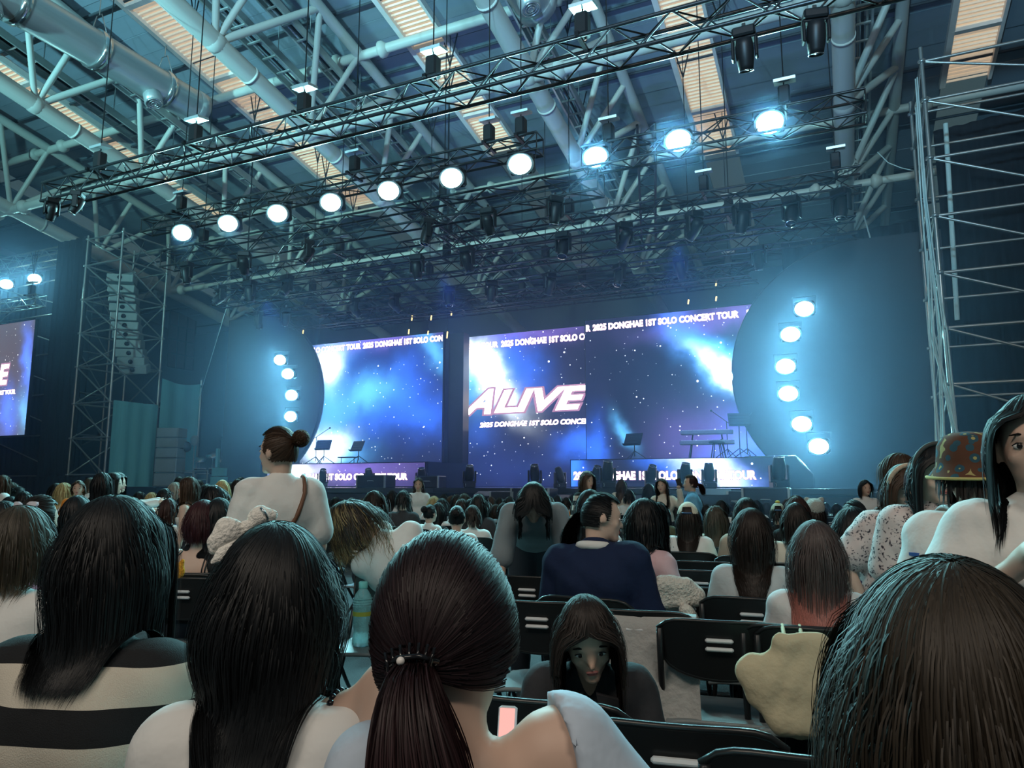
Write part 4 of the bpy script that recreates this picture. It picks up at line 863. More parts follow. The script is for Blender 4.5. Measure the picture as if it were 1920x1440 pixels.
def hair(J, style='long', n=900, zend=.75, w=.006, seed=0, part=0.0, wave=0.0, wl=.12, step=.026, tie=None, tail=.3, tail_r=.03, push=(), vol=1.0, back=0.0, spread=1.0, drift=(0, 0, 0), bang=False, tail_dir=None, jit=.04):
    rg = np.random.RandomState(seed + 11); c, Rh = J['Hc'], J['Rh']; ra = np.array([.083, .103, .116]) * vol
    U = rg.normal(size=(n * 5, 3)); U /= np.linalg.norm(U, axis=1)[:, None]
    face = (U[:, 1] > .30 - .25 * np.clip(-U[:, 2], 0, 1)) & (U[:, 2] < (.62 if not bang else .45)); low = (U[:, 2] < -.55) | ((U[:, 1] > -.15) & (U[:, 2] < -.25))
    U = U[~(face | low)]
    crown = nrm([part * .5, -.30, .95])
    if style in ('long', 'bob', 'short'): # most strands start by the crown, so that the outer layer runs unbroken over the head
        U = rg.normal(size=(n * 8, 3)); m0 = rg.uniform(size=n * 8) < (.72 if style != 'short' else .4); U[m0] = crown + rg.normal(size=(m0.sum(), 3)) * np.array([.16, .30, .12]); U /= np.linalg.norm(U, axis=1)[:, None]
        face = (U[:, 1] > .30 - .25 * np.clip(-U[:, 2], 0, 1)) & (U[:, 2] < (.62 if not bang else .45)); low = (U[:, 2] < -.45) | ((U[:, 1] > -.15) & (U[:, 2] < -.25)); U = U[~(face | low)]
    else: # drawn back: most strands start along the hairline
        q = rg.uniform(size=len(U)); edge = (U[:, 1] > .12) | (U[:, 2] < -.33); U = np.concatenate([U[edge], U[~edge & (q < .25)]]); U = U[rg.permutation(len(U))]
    U = U[:n]; n = len(U); off = 1.0 + rg.uniform(0, .07, n) + .02; tone = np.clip(rg.normal(1.0, .2, n), .5, 1.8)
    clump = np.floor(rg.uniform(0, 1, n) * max(8, n / 14)); cph = np.random.RandomState(5).uniform(0, 6.28, 4000)
    if style in ('pony', 'bun'):
        tq = np.array(tie if tie is not None else (0, -.105, -.02)); S_ = 9; t = np.linspace(0, 1, S_); P = np.zeros((n, S_, 3)); r0 = U * ra
        for i in range(S_):
            tt = t[i] ** .85; q = r0 * (1 - tt) + tq * tt; k = np.linalg.norm(q / ra, axis=1); tgt = off * (1 - tt * .55) + tt * .55 * np.maximum(k, 1.0); kk = np.where(k < tgt, tgt / k, 1.0); P[:, i] = q * kk[:, None]
        P[:, -1] = tq + rg.normal(size=(n, 3)) * .008
        P = c + P @ Rh.T
        if style == 'pony':
            K = max(6, int(tail / step)); p = P[:, -1].copy(); d = np.tile(nrm(Rh @ np.array([0, -1.0, .1])) if tail_dir is None else nrm(tail_dir), (n, 1)); Q = []; disk = np.clip(rg.normal(size=(n, 3)) * .5, -.75, .75); lenj = rg.uniform(.75, 1.05, n)
            axis = np.zeros((n, 3)); base = P[:, -1].mean(0); cur = np.tile(base, (n, 1))
            for i in range(K):
                d = d * .66 + np.array([0, 0, -1.0]) * .34 + np.array(drift) * .1; d /= np.linalg.norm(d, axis=1)[:, None]; cur = cur + d * step * lenj[:, None]
                cur = body_push(cur, push, .02 + tail_r * .7); u = (i + 1) / K; rr = tail_r * (.35 + 1.1 * math.sin(min(1, u * 1.25) * math.pi * .62)) * (1 if u < .8 else 1 - (u - .8) * 1.5)
                Q.append(cur + disk * rr + wave * np.stack([np.sin(u * 9 + cph[clump.astype(int) % 4000])] * 3, 1) * .4)
            P = np.concatenate([P, np.stack(Q, 1)], 1)
        else:
            K = 10; ang = rg.uniform(0, 6.28, n); bc = c + Rh @ (tq * 1.12 + np.array([0, -.02, 0])); a1 = rg.normal(size=(n, 3)); a1 /= np.linalg.norm(a1, axis=1)[:, None]; a2 = np.cross(a1, rg.normal(size=(n, 3))); a2 /= np.linalg.norm(a2, axis=1)[:, None]
            Q = [bc + tail_r * rg.uniform(.75, 1.0, n)[:, None] * (a1 * np.cos(u * 3 + ang)[:, None] + a2 * np.sin(u * 3 + ang)[:, None]) for u in np.linspace(0, 1, K)]; P = np.concatenate([P, np.stack(Q, 1)], 1)
        W = np.full(P.shape[:2], w); W[:, -1] *= .2; W[:, -2] *= .6
    else:
        K = {'long': int((J['Hc'][2] + .16 - zend) / step * 1.15) + 4, 'bob': int((J['Hc'][2] + .16 - zend) / step * 1.2) + 3, 'short': 5}[style]
        p = c + (U * ra * off[:, None]) @ Rh.T; sx = np.sign(U[:, 0] - part + 1e-4); fr = np.clip((U[:, 1] + .05) / .35, 0, 1); rad = U - crown; rad -= np.outer(rad @ crown, crown); d = rad * 4 + rg.normal(size=(n, 3)) * .06 + np.stack([sx * fr * 1.3, 0 * sx, 0 * sx], 1); d /= np.linalg.norm(d, axis=1)[:, None] + 1e-6; d = d @ Rh.T
        d /= np.linalg.norm(d, axis=1)[:, None]; P = [p.copy()]; ze = zend + rg.normal(size=n) * jit; g = np.array([0, 0, -1.0]); dead = np.zeros(n, bool)
        for i in range(K):
            q = (p - c) @ Rh; fa = (q[:, 1] > .02) & (np.abs(q[:, 0]) < .075) & (q[:, 2] < .09)
            f = np.tile(g, (n, 1)) + np.array(drift); f = f + (np.stack([np.sign(q[:, 0]) * .9, -.5 + 0 * sx, 0 * sx], 1) @ Rh.T) * fa[:, None] * (0 if bang else 1)
            if style != 'short':                                # hair settles close to the neck below the widest part of the head
                rr = np.hypot(q[:, 0], q[:, 1]); tgt_ = (.074 + .03 * (off - 1) / .07) * spread; wz = np.clip((.01 - q[:, 2]) / .08, 0, 1) * np.clip((rr - tgt_) / .03, 0, 1) * (q[:, 1] < .06)
                f = f - (np.stack([q[:, 0] / (rr + 1e-6), q[:, 1] / (rr + 1e-6), 0 * rr], 1) @ Rh.T) * (wz * .55)[:, None]
            if style == 'long' and back: f = f + np.outer(np.clip((c[2] - .1 - p[:, 2]) / .12, 0, 1), -J['bfw']) * back
            d = d * .5 + f * .5; d /= np.linalg.norm(d, axis=1)[:, None] + 1e-9; st = step if style != 'short' else .017
            pn = p + d * st; q = (pn - c) @ Rh; k = np.linalg.norm(q / ra, axis=1); wd = k < off; q[wd] *= (off[wd] / k[wd])[:, None]
            if not bang:
                fz = (q[:, 1] > .005) & (q[:, 2] < .065) & (q[:, 2] > -.16) & (np.abs(q[:, 0]) < .084); q[fz, 0] += np.sign(q[fz, 0] + 1e-5) * (.084 - np.abs(q[fz, 0])) * .6
            pn = c + q @ Rh.T
            if len(push) and i > 3: pn = body_push(pn, push, .012 + (off.mean() - 1) * .1)
            dead |= pn[:, 2] < ze
            if style == 'long': qq = (pn - c) @ Rh; dead |= np.hypot(qq[:, 0], qq[:, 1]) > .165 * max(1, spread)
            pn[dead] = p[dead] + d[dead] * 1e-4; p = pn; P.append(p.copy())
        P = np.stack(P, 1); u = np.linspace(0, 1, P.shape[1])[None, :, None]
        if wave: ph = cph[clump.astype(int) % 4000][:, None, None]; P = P + wave * u * np.concatenate([np.sin(P[..., 2:3] / wl * 6.28 + ph), np.cos(P[..., 2:3] / wl * 6.28 + ph), 0 * P[..., :1]], 2)
        tip = np.clip((P[..., 2] - ze[:, None]) / .07, .12, 1); W = w * tip if style != 'short' else np.full(P.shape[:2], w); W[:, -1] *= .3
    ctr = np.stack([np.full(P.shape[:2], c[0]), np.full(P.shape[:2], c[1]), np.minimum(P[..., 2], c[2])], 2); out = P - ctr; out /= np.linalg.norm(out, axis=2, keepdims=True) + 1e-9
    out = out + rg.normal(size=(n, 1, 3)) * .13
    V, F, al, tn = ribbons(P, W, out, tone)
    # scalp cap under the strands
    cv = []; cf = []; nu, nv = 20, 12
    for i in range(nv + 1):
        for j in range(nu):
            th = math.pi * i / nv; a = 2 * math.pi * j / nu; cv.append((math.sin(th) * math.sin(a), math.sin(th) * math.cos(a), math.cos(th)))
    cv = np.array(cv); ok = ~((cv[:, 1] > .32) & (cv[:, 2] < (.66 if not bang else .5))) & ~(cv[:, 2] < -.7) & ~((cv[:, 1] > .0) & (cv[:, 2] < -.15))
    for i in range(nv):
        for j in range(nu):
            q = (i * nu + j, i * nu + (j + 1) % nu, (i + 1) * nu + (j + 1) % nu, (i + 1) * nu + j)
            if all(ok[k] for k in q): cf.append(q)
    cp = c + (cv * ra * .995) @ Rh.T; F = np.concatenate([F, np.array(cf) + len(V)]); V = np.concatenate([V, cp]); al = np.concatenate([al, np.zeros(len(cp))]); tn = np.concatenate([tn, np.full(len(cp), .7)])
    return V, F, dict(along=al, tone=tn)
def drape(pts, prims, m=.006, n=24):
    """a strap or seam laid on the clothes: the line is pushed out to the surface"""
    P = np.array(pts, float); t = np.linspace(0, len(P) - 1, n); i = np.minimum(t.astype(int), len(P) - 2); f = (t - i)[:, None]; q = P[i] * (1 - f) + P[i + 1] * f
    for _ in range(3): q = body_push(q, prims, m)
    return [tuple(k) for k in q]
def face_parts(J, root, V):
    c, Rh = J['Hc'], J['Rh']; R4 = Matrix([list(r) + [0] for r in Rh] + [[0, 0, 0, 1]]); h = T(*c) @ R4; q = (V - c) @ Rh
    def surf(x, z, r=.013):
        w = (np.abs(q[:, 0] - x) < r) & (np.abs(q[:, 2] - z) < r) & (q[:, 1] > 0); return float(np.median(q[w, 1])) if w.any() else .09
    for s in (-1, 1):
        y = surf(s * .032, -.006); e = MB().ell((0, 0, 0), (.0145, .006, .0075), 12, 8).build('eye', 'eyewhite', root, h @ T(s * .032, y - .0005, -.006)); MB().ell((0, 0, 0), (.007, .003, .007), 10, 6).build('iris', 'eye', e, T(0, .0045, 0))
        MB().tube([(-.0155, .0, .001), (-.006, .004, .0075), (.006, .004, .0075), (.0155, .0, .001)], .0018, 5).build('eyelash', 'eye', e)
        y = surf(s * .033, .02); MB().tube([(-.019, -.003, -.003), (0, .002, .003), (.019, -.003, -.001)], [.002, .0035, .0015], 6).build('eyebrow', HM('darkbrown'), root, h @ T(s * .033, y + .001, .021))
    y = surf(0, -.067); MB().ell((0, 0, 0), (.020, .006, .0042), 12, 6).build('upper_lip', 'lips', root, h @ T(0, y, -.064)); MB().ell((0, 0, 0), (.017, .006, .005), 12, 6).build('lower_lip', 'lips', root, h @ T(0, y - .001, -.0715))
TOPS = dict(white=(.72, .72, .70), cream=(.66, .60, .50), grey=(.19, .23, .25), lightgrey=(.45, .5, .52), black=(.015, .016, .018), navy=(.012, .022, .06), pink=(.62, .42, .45), lilac=(.5, .42, .62), orange=(.75, .25, .04), blue=(.05, .12, .5), denim=(.16, .42, .62), beige=(.45, .38, .3), olive=(.09, .10, .06), charcoal=(.045, .045, .05), brown=(.07, .05, .045), teal=(.08, .2, .22), knit=(.62, .6, .6), paleblue=(.5, .58, .68))
def TOPM(k): return cloth('cloth_' + k, TOPS[k])
def person(loc, rz, label, J, hairs=None, hcol='black', top=None, sleeve='short', vox=.016, skin='skin', bottom='pants', cut=(), fold=.004, seed=0, hands=None, face=False, s=1.0, topm=None, slim=1.0, shirt_name='shirt', group=None, length=1.0, inf=.014, cat='person', legs=True):
    root = empty('person', loc, rz, label=label, cat=cat, group=group or 'audience'); root.scale = (s, s, s)
    bp = body_prims(J, hands, slim); sock = [E_(J['Hc'] + J['Rh'] @ np.array([q * .032, .098, -.006]), (.019, .013, .011), J['Rh']) for q in (-1, 1)] if face and vox <= .011 else []
    V, F = blend_mesh(bp, vox, .028, sock, head=10); new('body', np_mesh('body', V, F, skin), root); bodyV = V
    tp = []
    if top or topm is not None:
        tp = top_prims(J, sleeve, inf, slim, length); V, F = blend_mesh(tp, vox, .03, cut, fold, seed); new(shirt_name, np_mesh(shirt_name, V, F, topm if topm is not None else TOPM(top)), root)
    if bottom: V, F = blend_mesh(leg_prims(J), max(vox, .018), .03, (), .003, seed); new('trousers', np_mesh('trousers', V, F, bottom if bottom in MATS_ else TOPM(bottom)), root)
    for k in 'LR' if legs else ():
        V, F = blend_mesh([C_(J['an' + k] + np.array([0, -.03, -.045]), J['an' + k] + np.array([0, .14, -.05]), .045, .04)], .02, .02); new('shoe', np_mesh('shoe', V, F, 'shoe'), root)
    if hairs is not None:
        hh = dict(hairs); hh.setdefault('push', [q for q in (tp or bp) if q[0] == 'c' and (tp or True)] + [C_(J['N'], J['hb'], .055)]); st = hh.pop('style', 'long')
        V, F, at_ = hair(J, st, seed=seed, **hh); new('hair', np_mesh('hair', V, F, HM(hcol), at_), root)
    if face: face_parts(J, root, bodyV)
    return root
# ================================================================== chairs
CH = {}
def chair_meshes():
    nu, nv = 15, 8; P = np.zeros((nv, nu, 3))
    for i in range(nv):
        for j in range(nu):
            u = -1 + 2 * j / (nu - 1); v = i / (nv - 1); e = abs(u) ** 7; top = .825 - .035 * e; bot = .60 + .045 * u * u + .03 * e; x = .232 * u * (1 - .05 * (1 - v))
            P[i, j] = (x, -.215 - .03 * (1 - u * u) - .05 * (v - .5), bot + (top - bot) * v)
    mb = MB().grid(P, flip=True); P2 = P.copy(); P2[..., 1] += .014; mb.grid(P2)
    rim = [P[0, j] for j in range(nu)] + [P[i, -1] for i in range(1, nv)] + [P[-1, j] for j in range(nu - 2, -1, -1)] + [P[i, 0] for i in range(nv - 2, 0, -1)]
    mb.tube([p + np.array([0, .007, 0]) for p in rim], .009, 6, closed=True); CH['backrest'] = mb.mesh('backrest', 'plastic')
    CH['slot'] = MB().box((0, 0, 0), (.105, .018, .016), bev=.006).mesh('slot_insert', 'inset')
    Q = np.zeros((9, 11, 3))
    for i in range(9):
        for j in range(11):
            u, v = -1 + 2 * j / 10, -1 + 2 * i / 8; Q[i, j] = (.21 * u * (1 - .03 * v * v), .2 * v, .445 - .012 * (1 - u * u) * (1 - v * v) - .02 * max(0, v) ** 4 - .012 * abs(u) ** 6)
    s_ = MB().grid(Q); Q2 = Q.copy(); Q2[..., 2] -= .02; s_.grid(Q2, flip=True); rim = [Q[0, j] for j in range(11)] + [Q[i, -1] for i in range(1, 9)] + [Q[-1, j] for j in range(9, -1, -1)] + [Q[i, 0] for i in range(7, 0, -1)]
    s_.tube([p - np.array([0, 0, .01]) for p in rim], .012, 6, closed=True); CH['seat'] = s_.mesh('seat', 'seatplastic')
    for k, s in (('L', -1), ('R', 1)):
        CH['back_post' + k] = MB().tube([(s * .225, -.24, .79), (s * .226, -.2, .62), (s * .226, -.1, .42), (s * .226, .21, .01)], .0125, 8).mesh('leg', 'blackmetal')
        CH['rear_leg' + k] = MB().tube([(s * .212, .14, .42), (s * .214, -.05, .22), (s * .216, -.27, .01)], .0115, 8).mesh('leg', 'blackmetal')
        CH['foot' + k] = MB().lathe([(.016, 0), (.016, .03)], 8).mesh('foot_cap', 'black')
    CH['bar'] = MB().tube([(-.226, 0, 0), (.226, 0, 0)], .009, 6).mesh('crossbar', 'blackmetal')
chair_meshes()
def chair(x, y, rz, label, group='black folding chairs', detail=True):
    root = empty('folding_chair', (x, y, 0), rz, label=label, cat='chair', group=group)
    b = new('backrest', CH['backrest'], root); new('seat', CH['seat'], root)
    for z in (.755, .722): new('slot_insert', CH['slot'], b, T(0, -.258 - .006 * (z > .74), z) @ RX(.22))
    for k in 'LR': new('leg', CH['back_post' + k], root); new('leg', CH['rear_leg' + k], root)
    if detail: new('crossbar', CH['bar'], root, T(0, .12, .14)); new('crossbar', CH['bar'], root, T(0, -.19, .1))
    return root
CHN = [0]
def chair_px(px, py, rz, label):
    p = onZ(px, py, .82); c, s = math.cos(rz), math.sin(rz); return chair(p[0] - s * .24, p[1] + c * .24, rz, label), p

# ================================================================== placing people
TAKEN = []
def place(J, px, py, dist, rz, smin=.84, smax=1.12):
    p = at(px, py, dist); top = J['Hc'] + np.array([0, 0, .128]); s = min(smax, max(smin, p[2] / top[2])); c, q = math.cos(rz), math.sin(rz)
    x = p[0] - s * (c * top[0] - q * top[1]); y = p[1] - s * (q * top[0] + c * top[1]); TAKEN.append((x, y)); return (x, y, 0), s
def sitter(px, py, d, label, rz=0.0, pose=None, seat=None, **kw):
    J = joints(**({'stance': 'sit'} | (pose or {}))); loc, s = place(J, px, py, d, rz); o = person(loc, rz, label, J, s=s, **kw)
    if seat: chair(loc[0] + math.sin(rz) * -.03 - 0, loc[1] + math.cos(rz) * .03, rz, seat)
    return o, J, s
def stander(px, py, d, label, rz=0.0, pose=None, **kw):
    J = joints(**({'stance': 'stand'} | (pose or {}))); loc, s = place(J, px, py, d, rz, .8, 1.15); return person(loc, rz, label, J, s=s, **kw), J, s
def headm(J): return T(*J['Hc']) @ Matrix([list(r) + [0] for r in J['Rh']] + [[0, 0, 0, 1]])
def wear(root, name, mb, m, mw): return mb.build(name, m, root, mw)

# striped knit of the girl at the lower left
sm = bpy.data.materials.new('striped_knit'); sm.use_nodes = True; n, l = nt(sm); b = n['Principled BSDF']; tc = n.new('ShaderNodeTexCoord'); sp = n.new('ShaderNodeSeparateXYZ'); l.new(tc.outputs['Object'], sp.inputs[0])
m1 = n.new('ShaderNodeMath'); m1.operation = 'MULTIPLY_ADD'; l.new(sp.outputs[2], m1.inputs[0]); m1.inputs[1].default_value = 8.1; m1.inputs[2].default_value = .05; m2 = n.new('ShaderNodeMath'); m2.operation = 'FRACT'; l.new(m1.outputs[0], m2.inputs[0]); m3 = n.new('ShaderNodeMath'); m3.operation = 'GREATER_THAN'; l.new(m2.outputs[0], m3.inputs[0]); m3.inputs[1].default_value = .48
mx = n.new('ShaderNodeMix'); mx.data_type = 'RGBA'; l.new(m3.outputs[0], mx.inputs[0]); mx.inputs[6].default_value = (.006, .007, .009, 1); mx.inputs[7].default_value = (.60, .55, .46, 1); l.new(mx.outputs[2], b.inputs['Base Color']); b.inputs['Roughness'].default_value = .9
nz = n.new('ShaderNodeTexNoise'); nz.inputs['Scale'].default_value = 260; bp_ = n.new('ShaderNodeBump'); bp_.inputs['Strength'].default_value = .4; bp_.inputs['Distance'].default_value = .004; l.new(nz.outputs[0], bp_.inputs['Height']); l.new(bp_.outputs[0], b.inputs['Normal'])
# floral print
fm = bpy.data.materials.new('floral_print'); fm.use_nodes = True; n, l = nt(fm); b = n['Principled BSDF']; tc = n.new('ShaderNodeTexCoord'); vo = n.new('ShaderNodeTexVoronoi'); vo.inputs['Scale'].default_value = 38; nz = n.new('ShaderNodeTexNoise'); nz.inputs['Scale'].default_value = 30; l.new(tc.outputs['Object'], nz.inputs[0])
ad = n.new('ShaderNodeMix'); ad.data_type = 'VECTOR'; ad.inputs[0].default_value = .12; l.new(tc.outputs['Object'], ad.inputs[4]); l.new(nz.outputs['Color'], ad.inputs[5]); l.new(ad.outputs[1], vo.inputs[0])
rp = n.new('ShaderNodeValToRGB'); l.new(vo.outputs['Distance'], rp.inputs[0]); e = rp.color_ramp.elements; e[0].position = .22; e[0].color = (.03, .025, .04, 1); e[1].position = .42; e[1].color = (.62, .52, .5, 1); l.new(rp.outputs[0], b.inputs['Base Color']); b.inputs['Roughness'].default_value = .7

NEAR = dict(vox=.011)
# --- lower left: striped girl
o, J, s = sitter(218, 925, 1.72, 'girl with long straight black hair in a black and cream striped knit', rz=.30, pose=dict(head=(4, -6, 0)), hairs=dict(style='long', n=6500, zend=.95, w=.0018, step=.022, vol=1.0, jit=.012, spread=.95), hcol='black', topm=sm, sleeve='long', inf=.022, seed=1, fold=.003, seat='black folding chair under the striped girl', **NEAR)
# --- long-haired girl with a white lace bow
o, J, s = sitter(524, 985, 1.22, 'girl with long black hair, white top and a big white lace bow', rz=.42, pose=dict(head=(10, 8, -4), wide=.95, shrug=.02), hairs=dict(style='long', n=7000, zend=.66, w=.0017, step=.022, vol=1.08, jit=.06, wave=.006, wl=.3, drift=(-.14, 0, 0), spread=.85), hcol='black', top='white', sleeve='short', seed=2, seat='black folding chair under the girl with the lace bow', **NEAR)
hm_ = headm(J) @ T(-.052, .035, .130) @ RY(R(-24)) @ RZ(.25); LACE = cloth('lace', (.82, .80, .74), .5, 120)
bw = empty('lace_bow', (0, 0, 0), parent=o); bw.matrix_basis = hm_
for nm, pr in (('bow_loop', [C_((-.008, 0, 0), (-.03, 0, .012), .010, .020), C_((-.03, 0, .012), (-.05, .002, .004), .020, .015), C_((-.05, 0, .0), (-.066, 0, -.012), .012, .004)]), ('bow_loop', [C_((.008, 0, 0), (.026, 0, .012), .010, .018), C_((.026, 0, .012), (.044, 0, .008), .018, .010)]), ('bow_tail', [C_((-.004, 0, -.006), (-.05, -.006, -.022), .007, .011), C_((-.05, -.006, -.022), (-.07, -.006, -.026), .010, .004)]), ('bow_knot', [E_((0, -.004, .002), (.011, .014, .014))])):
    V, F = blend_mesh(pr, .0045, .012, (), .0025, 4, 160); V = V * np.array([1, .75, 1]); new(nm, np_mesh(nm, V, F, LACE), bw)
MB().tube([(.03, -.016, .022), (.033, -.018, .012), (.034, -.014, .0)], .002, 6).build('bow_clip', 'chrome', bw)
# --- girl with the low ponytail
def to_local(p, px, py, d, rz, J):
    TAKEN_n = len(TAKEN); loc, s = place(J, px, py, d, rz); del TAKEN[TAKEN_n:]
    q = (np.array(p) - np.array(loc)) / s; c, k = math.cos(-rz), math.sin(-rz); return np.array([c * q[0] - k * q[1], k * q[0] + c * q[1], q[2]])
_J0 = joints('sit', head=(16, -3, 11), lean=4, side=-18); _tl = lambda px, py, d: to_local(at(px, py, d), 838, 1000, 1.0, .36, _J0)
JP = dict(head=(16, -3, 11), lean=4, side=-18, arms={'L': (_tl(735, 1290, 1.15), _tl(638, 1342, 1.22)), 'R': ((.24, .03, .68), (.08, .25, .72))}, wide=.93, shrug=(-.05, .045))
o, J, s = sitter(838, 1000, 1.0, 'girl with dark reddish low ponytail, black hair clip and pale blue puff sleeves', rz=.36, pose=JP, hairs=dict(style='pony', n=6500, w=.0015, step=.022, tie=(-.005, -.106, -.055), tail=.44, tail_r=.046, vol=1.08, wave=.003, drift=(.6, 0, 0), push=()), hcol='wine', top='paleblue', sleeve='puff', cut=[E_(_J0['N'] + np.array([.02, -.07, .02]), (.125, .2, .15)), C_(_J0['N'] + np.array([.0, -.1, .0]), _J0['N'] + np.array([.07, -.12, -.16]), .10, .08)], seed=3, fold=.006, hands={'L': dict(curl=.5, pd_=(1, 0, -.3)), 'R': dict(curl=.7)}, vox=.009, skin='skin2', seat='black folding chair under the ponytail girl')
hm_ = headm(J)
cl = MB()
for k in range(7):
    a = -.9 + k * .3; cl.tube([(.05 * math.sin(a), -.02, .03 * math.cos(a) + .005), (.062 * math.sin(a), -.035, .036 * math.cos(a)), (.05 * math.sin(a), -.04, -.012)], .0035, 6)
cl.tube([(-.052, -.02, 0), (-.02, -.045, .01), (.02, -.045, .01), (.052, -.02, 0)], .006, 6); c_ = wear(o, 'hair_clip', cl, mat('clip_black', (.01, .01, .012), .15), hm_ @ T(-.005, -.112, -.05) @ S(.6, .6, .6)); wear(c_, 'pearl', MB().ell((-.012, -.052, .004), (.008, .008, .008), 14, 10), mat('pearl', (.8, .76, .72), .15), None)
w_ = J['wrL']; d_ = nrm(J['wrL'] - J['elL']); br = MB(); a_ = nrm(np.cross(d_, [0, 0, 1])); b_ = np.cross(d_, a_)
for k in range(18):
    t = k * math.pi * 2 / 18; br.ell(tuple(w_ - d_ * .012 + .031 * (math.cos(t) * a_ + math.sin(t) * b_)), (.0062, .0062, .0062), 8, 6)
br.build('bead_bracelet', mat('beads', (.012, .012, .016), .2), o, kind='stuff')
# the pink phone she holds
p = at(951, 1362, 1.25); ph = empty('phone', tuple(p), .25, label='phone with pink lit screen held by the ponytail girl', cat='phone'); MB().box((0, 0, 0), (.02, .009, .06), bev=.003).build('case', 'white', ph, RX(-.35) @ S(1.5, 1, 1)); MB().box((0, -.006, 0), (.024, .002, .052)).build('lit_screen', emis('phone_pink', (1.0, .45, .40), 1.0), ph, RX(-.35))
# --- big head at the lower right
o, J, s = sitter(1768, 1034, .74, 'large brown-haired head at the lower right corner with honey ends', rz=.15, pose=dict(head=(6, -4, 2)), hairs=dict(style='long', n=7000, zend=.80, w=.0015, step=.022, vol=1.0, jit=.04, wave=.008, wl=.22, spread=1), hcol='honey', top='charcoal', sleeve='short', seed=4, seat='black folding chair under the brown-haired girl at lower right', **NEAR)

# --- second rows
MID = dict(vox=.014)
sitter(40, 957, 3.0, 'girl with brown bob in a white blouse with rolled sleeves at left edge', rz=.5, pose=dict(head=(8, -10, 0), arms={'R': ((.25, .02, .70), (.13, .2, .62))}), hairs=dict(style='bob', n=2800, zend=1.03, w=.003, vol=1.18, jit=.02), hcol='ash', top='white', inf=.03, fold=.007, seed=5, seat='black folding chair under the white-blouse girl', **MID)
o, J, s = sitter(76, 926, 4.6, 'spectator with long dark hair tied by a white ribbon bow', rz=.6, pose=dict(head=(5, -30, 0)), hairs=dict(style='pony', n=1400, w=.006, tie=(.02, -.10, .02), tail=.42, tail_r=.05, wave=.01), hcol='darkbrown', top='lilac', seed=6, vox=.017, seat='black folding chair under the ribbon-bow spectator')
bw = MB()
for a, ln in ((20, .12), (160, .12), (-30, .11), (-140, .13)):
    P = [[(ln * t * math.cos(R(a)) - v * .028 * math.sin(t * 2.6 + .3) * math.sin(R(a)), -.01 * math.sin(3 * t), ln * t * math.sin(R(a)) + v * .028 * math.sin(t * 2.6 + .3) * math.cos(R(a))) for v in (-1, 0, 1)] for t in np.linspace(0, 1, 6)]
    bw.grid(P); bw.grid(np.array(P) + [0, .01, 0], flip=True)
wear(o, 'ribbon_bow', bw, cloth('ribbon', (.72, .70, .76), .2, 20), headm(J) @ T(.05, -.12, .03) @ RZ(R(-10)))
sitter(10, 938, 5.2, 'dark-haired spectator cut by the left edge behind the brown bob', rz=.3, hairs=dict(style='long', n=900, zend=.85, w=.007), hcol='black', top='white', seed=7, vox=.018, seat='black folding chair under the spectator cut by the left edge')
sitter(147, 928, 5.5, 'dark-haired spectator just right of the ribbon-bow spectator', rz=.4, hairs=dict(style='long', n=900, zend=.85, w=.007), hcol='black', top='black', seed=8, vox=.018, seat='black folding chair right of the ribbon-bow spectator')
o, J, s = sitter(382, 941, 4.9, 'woman with dark red bob and black strappy top', rz=.35, pose=dict(head=(4, 0, 0)), hairs=dict(style='bob', n=2000, zend=1.035, w=.004, vol=1.15, jit=.012), hcol='red', top='black', sleeve='none', seed=9, vox=.013, skin='skin2', length=1.0, cut=[E_(np.array([0, -.02, 1.02]), (.30, .30, .185))], seat='black folding chair with two pale slots behind the red bob')
st_ = MB()
for x in (-.115, -.095, .095, .115): st_.tube([(x * .9, -.115, .83), (x, -.125, .88), (x, -.085, .955), (x * .95, -.02, .985), (x * .9, .06, .94)], .005, 5)
st_.build('strap', 'black', o, kind='stuff')
sitter(672, 938, 4.5, 'woman leaning over to the left with long wavy dark hair turning golden', rz=.5, pose=dict(side=-34, lean=14, head=(22, 20, -25), arms={'L': ((-.20, .22, .72), (-.02, .36, .66))}), hairs=dict(style='long', n=3200, zend=.86, w=.003, wave=.016, wl=.16, vol=1.45, drift=(.38, 0, 0), spread=1.7, jit=.05), hcol='olive', top='white', seed=10, vox=.013, seat='black folding chair under the leaning golden-tipped woman')
# bending person in grey tee, facing the seats
Jb = dict(stance='stand', lean=66, hip=(0, -.34, 1.0), head=(-8, 0, 0), arms={'L': ((-.21, .17, .82), (-.16, .20, .60)), 'R': ((.21, .17, .82), (.16, .20, .60))}, knees={'L': ((-.1, -.3, .48), (-.1, -.36, .09)), 'R': ((.1, -.3, .48), (.1, -.36, .09))})
J = joints(**Jb); loc, s = place(J, 1000, 915, 4.2, math.pi + YAW, .9, 1.2); s = 1.0
p_ = at(1000, 915, 4.2); rz_ = math.pi + YAW - .05; top_ = J['Hc'] + np.array([0, 0, .12]); loc = (p_[0] - s * (math.cos(rz_) * top_[0] - math.sin(rz_) * top_[1]), p_[1] - s * (math.sin(rz_) * top_[0] + math.cos(rz_) * top_[1]), 0)
ob = person(loc, rz_, 'person in grey T-shirt bending over a chair with dark hair hanging down', J, dict(style='long', n=1500, zend=1.0, w=.005, vol=.92, spread=.6, push=()), 'black', 'grey', seed=11, vox=.013, hands={'L': {}, 'R': {}}, face=False, s=s)
wb = MB(); 
for q in range(3): wb.tube([J['wrL'] + np.array([.03 * math.cos(t), .03 * math.sin(t), .012 * q]) for t in np.linspace(0, 6.28, 14)[:-1]], .004, 5, closed=True)
wb.build('bangle', 'chrome', ob, kind='stuff')
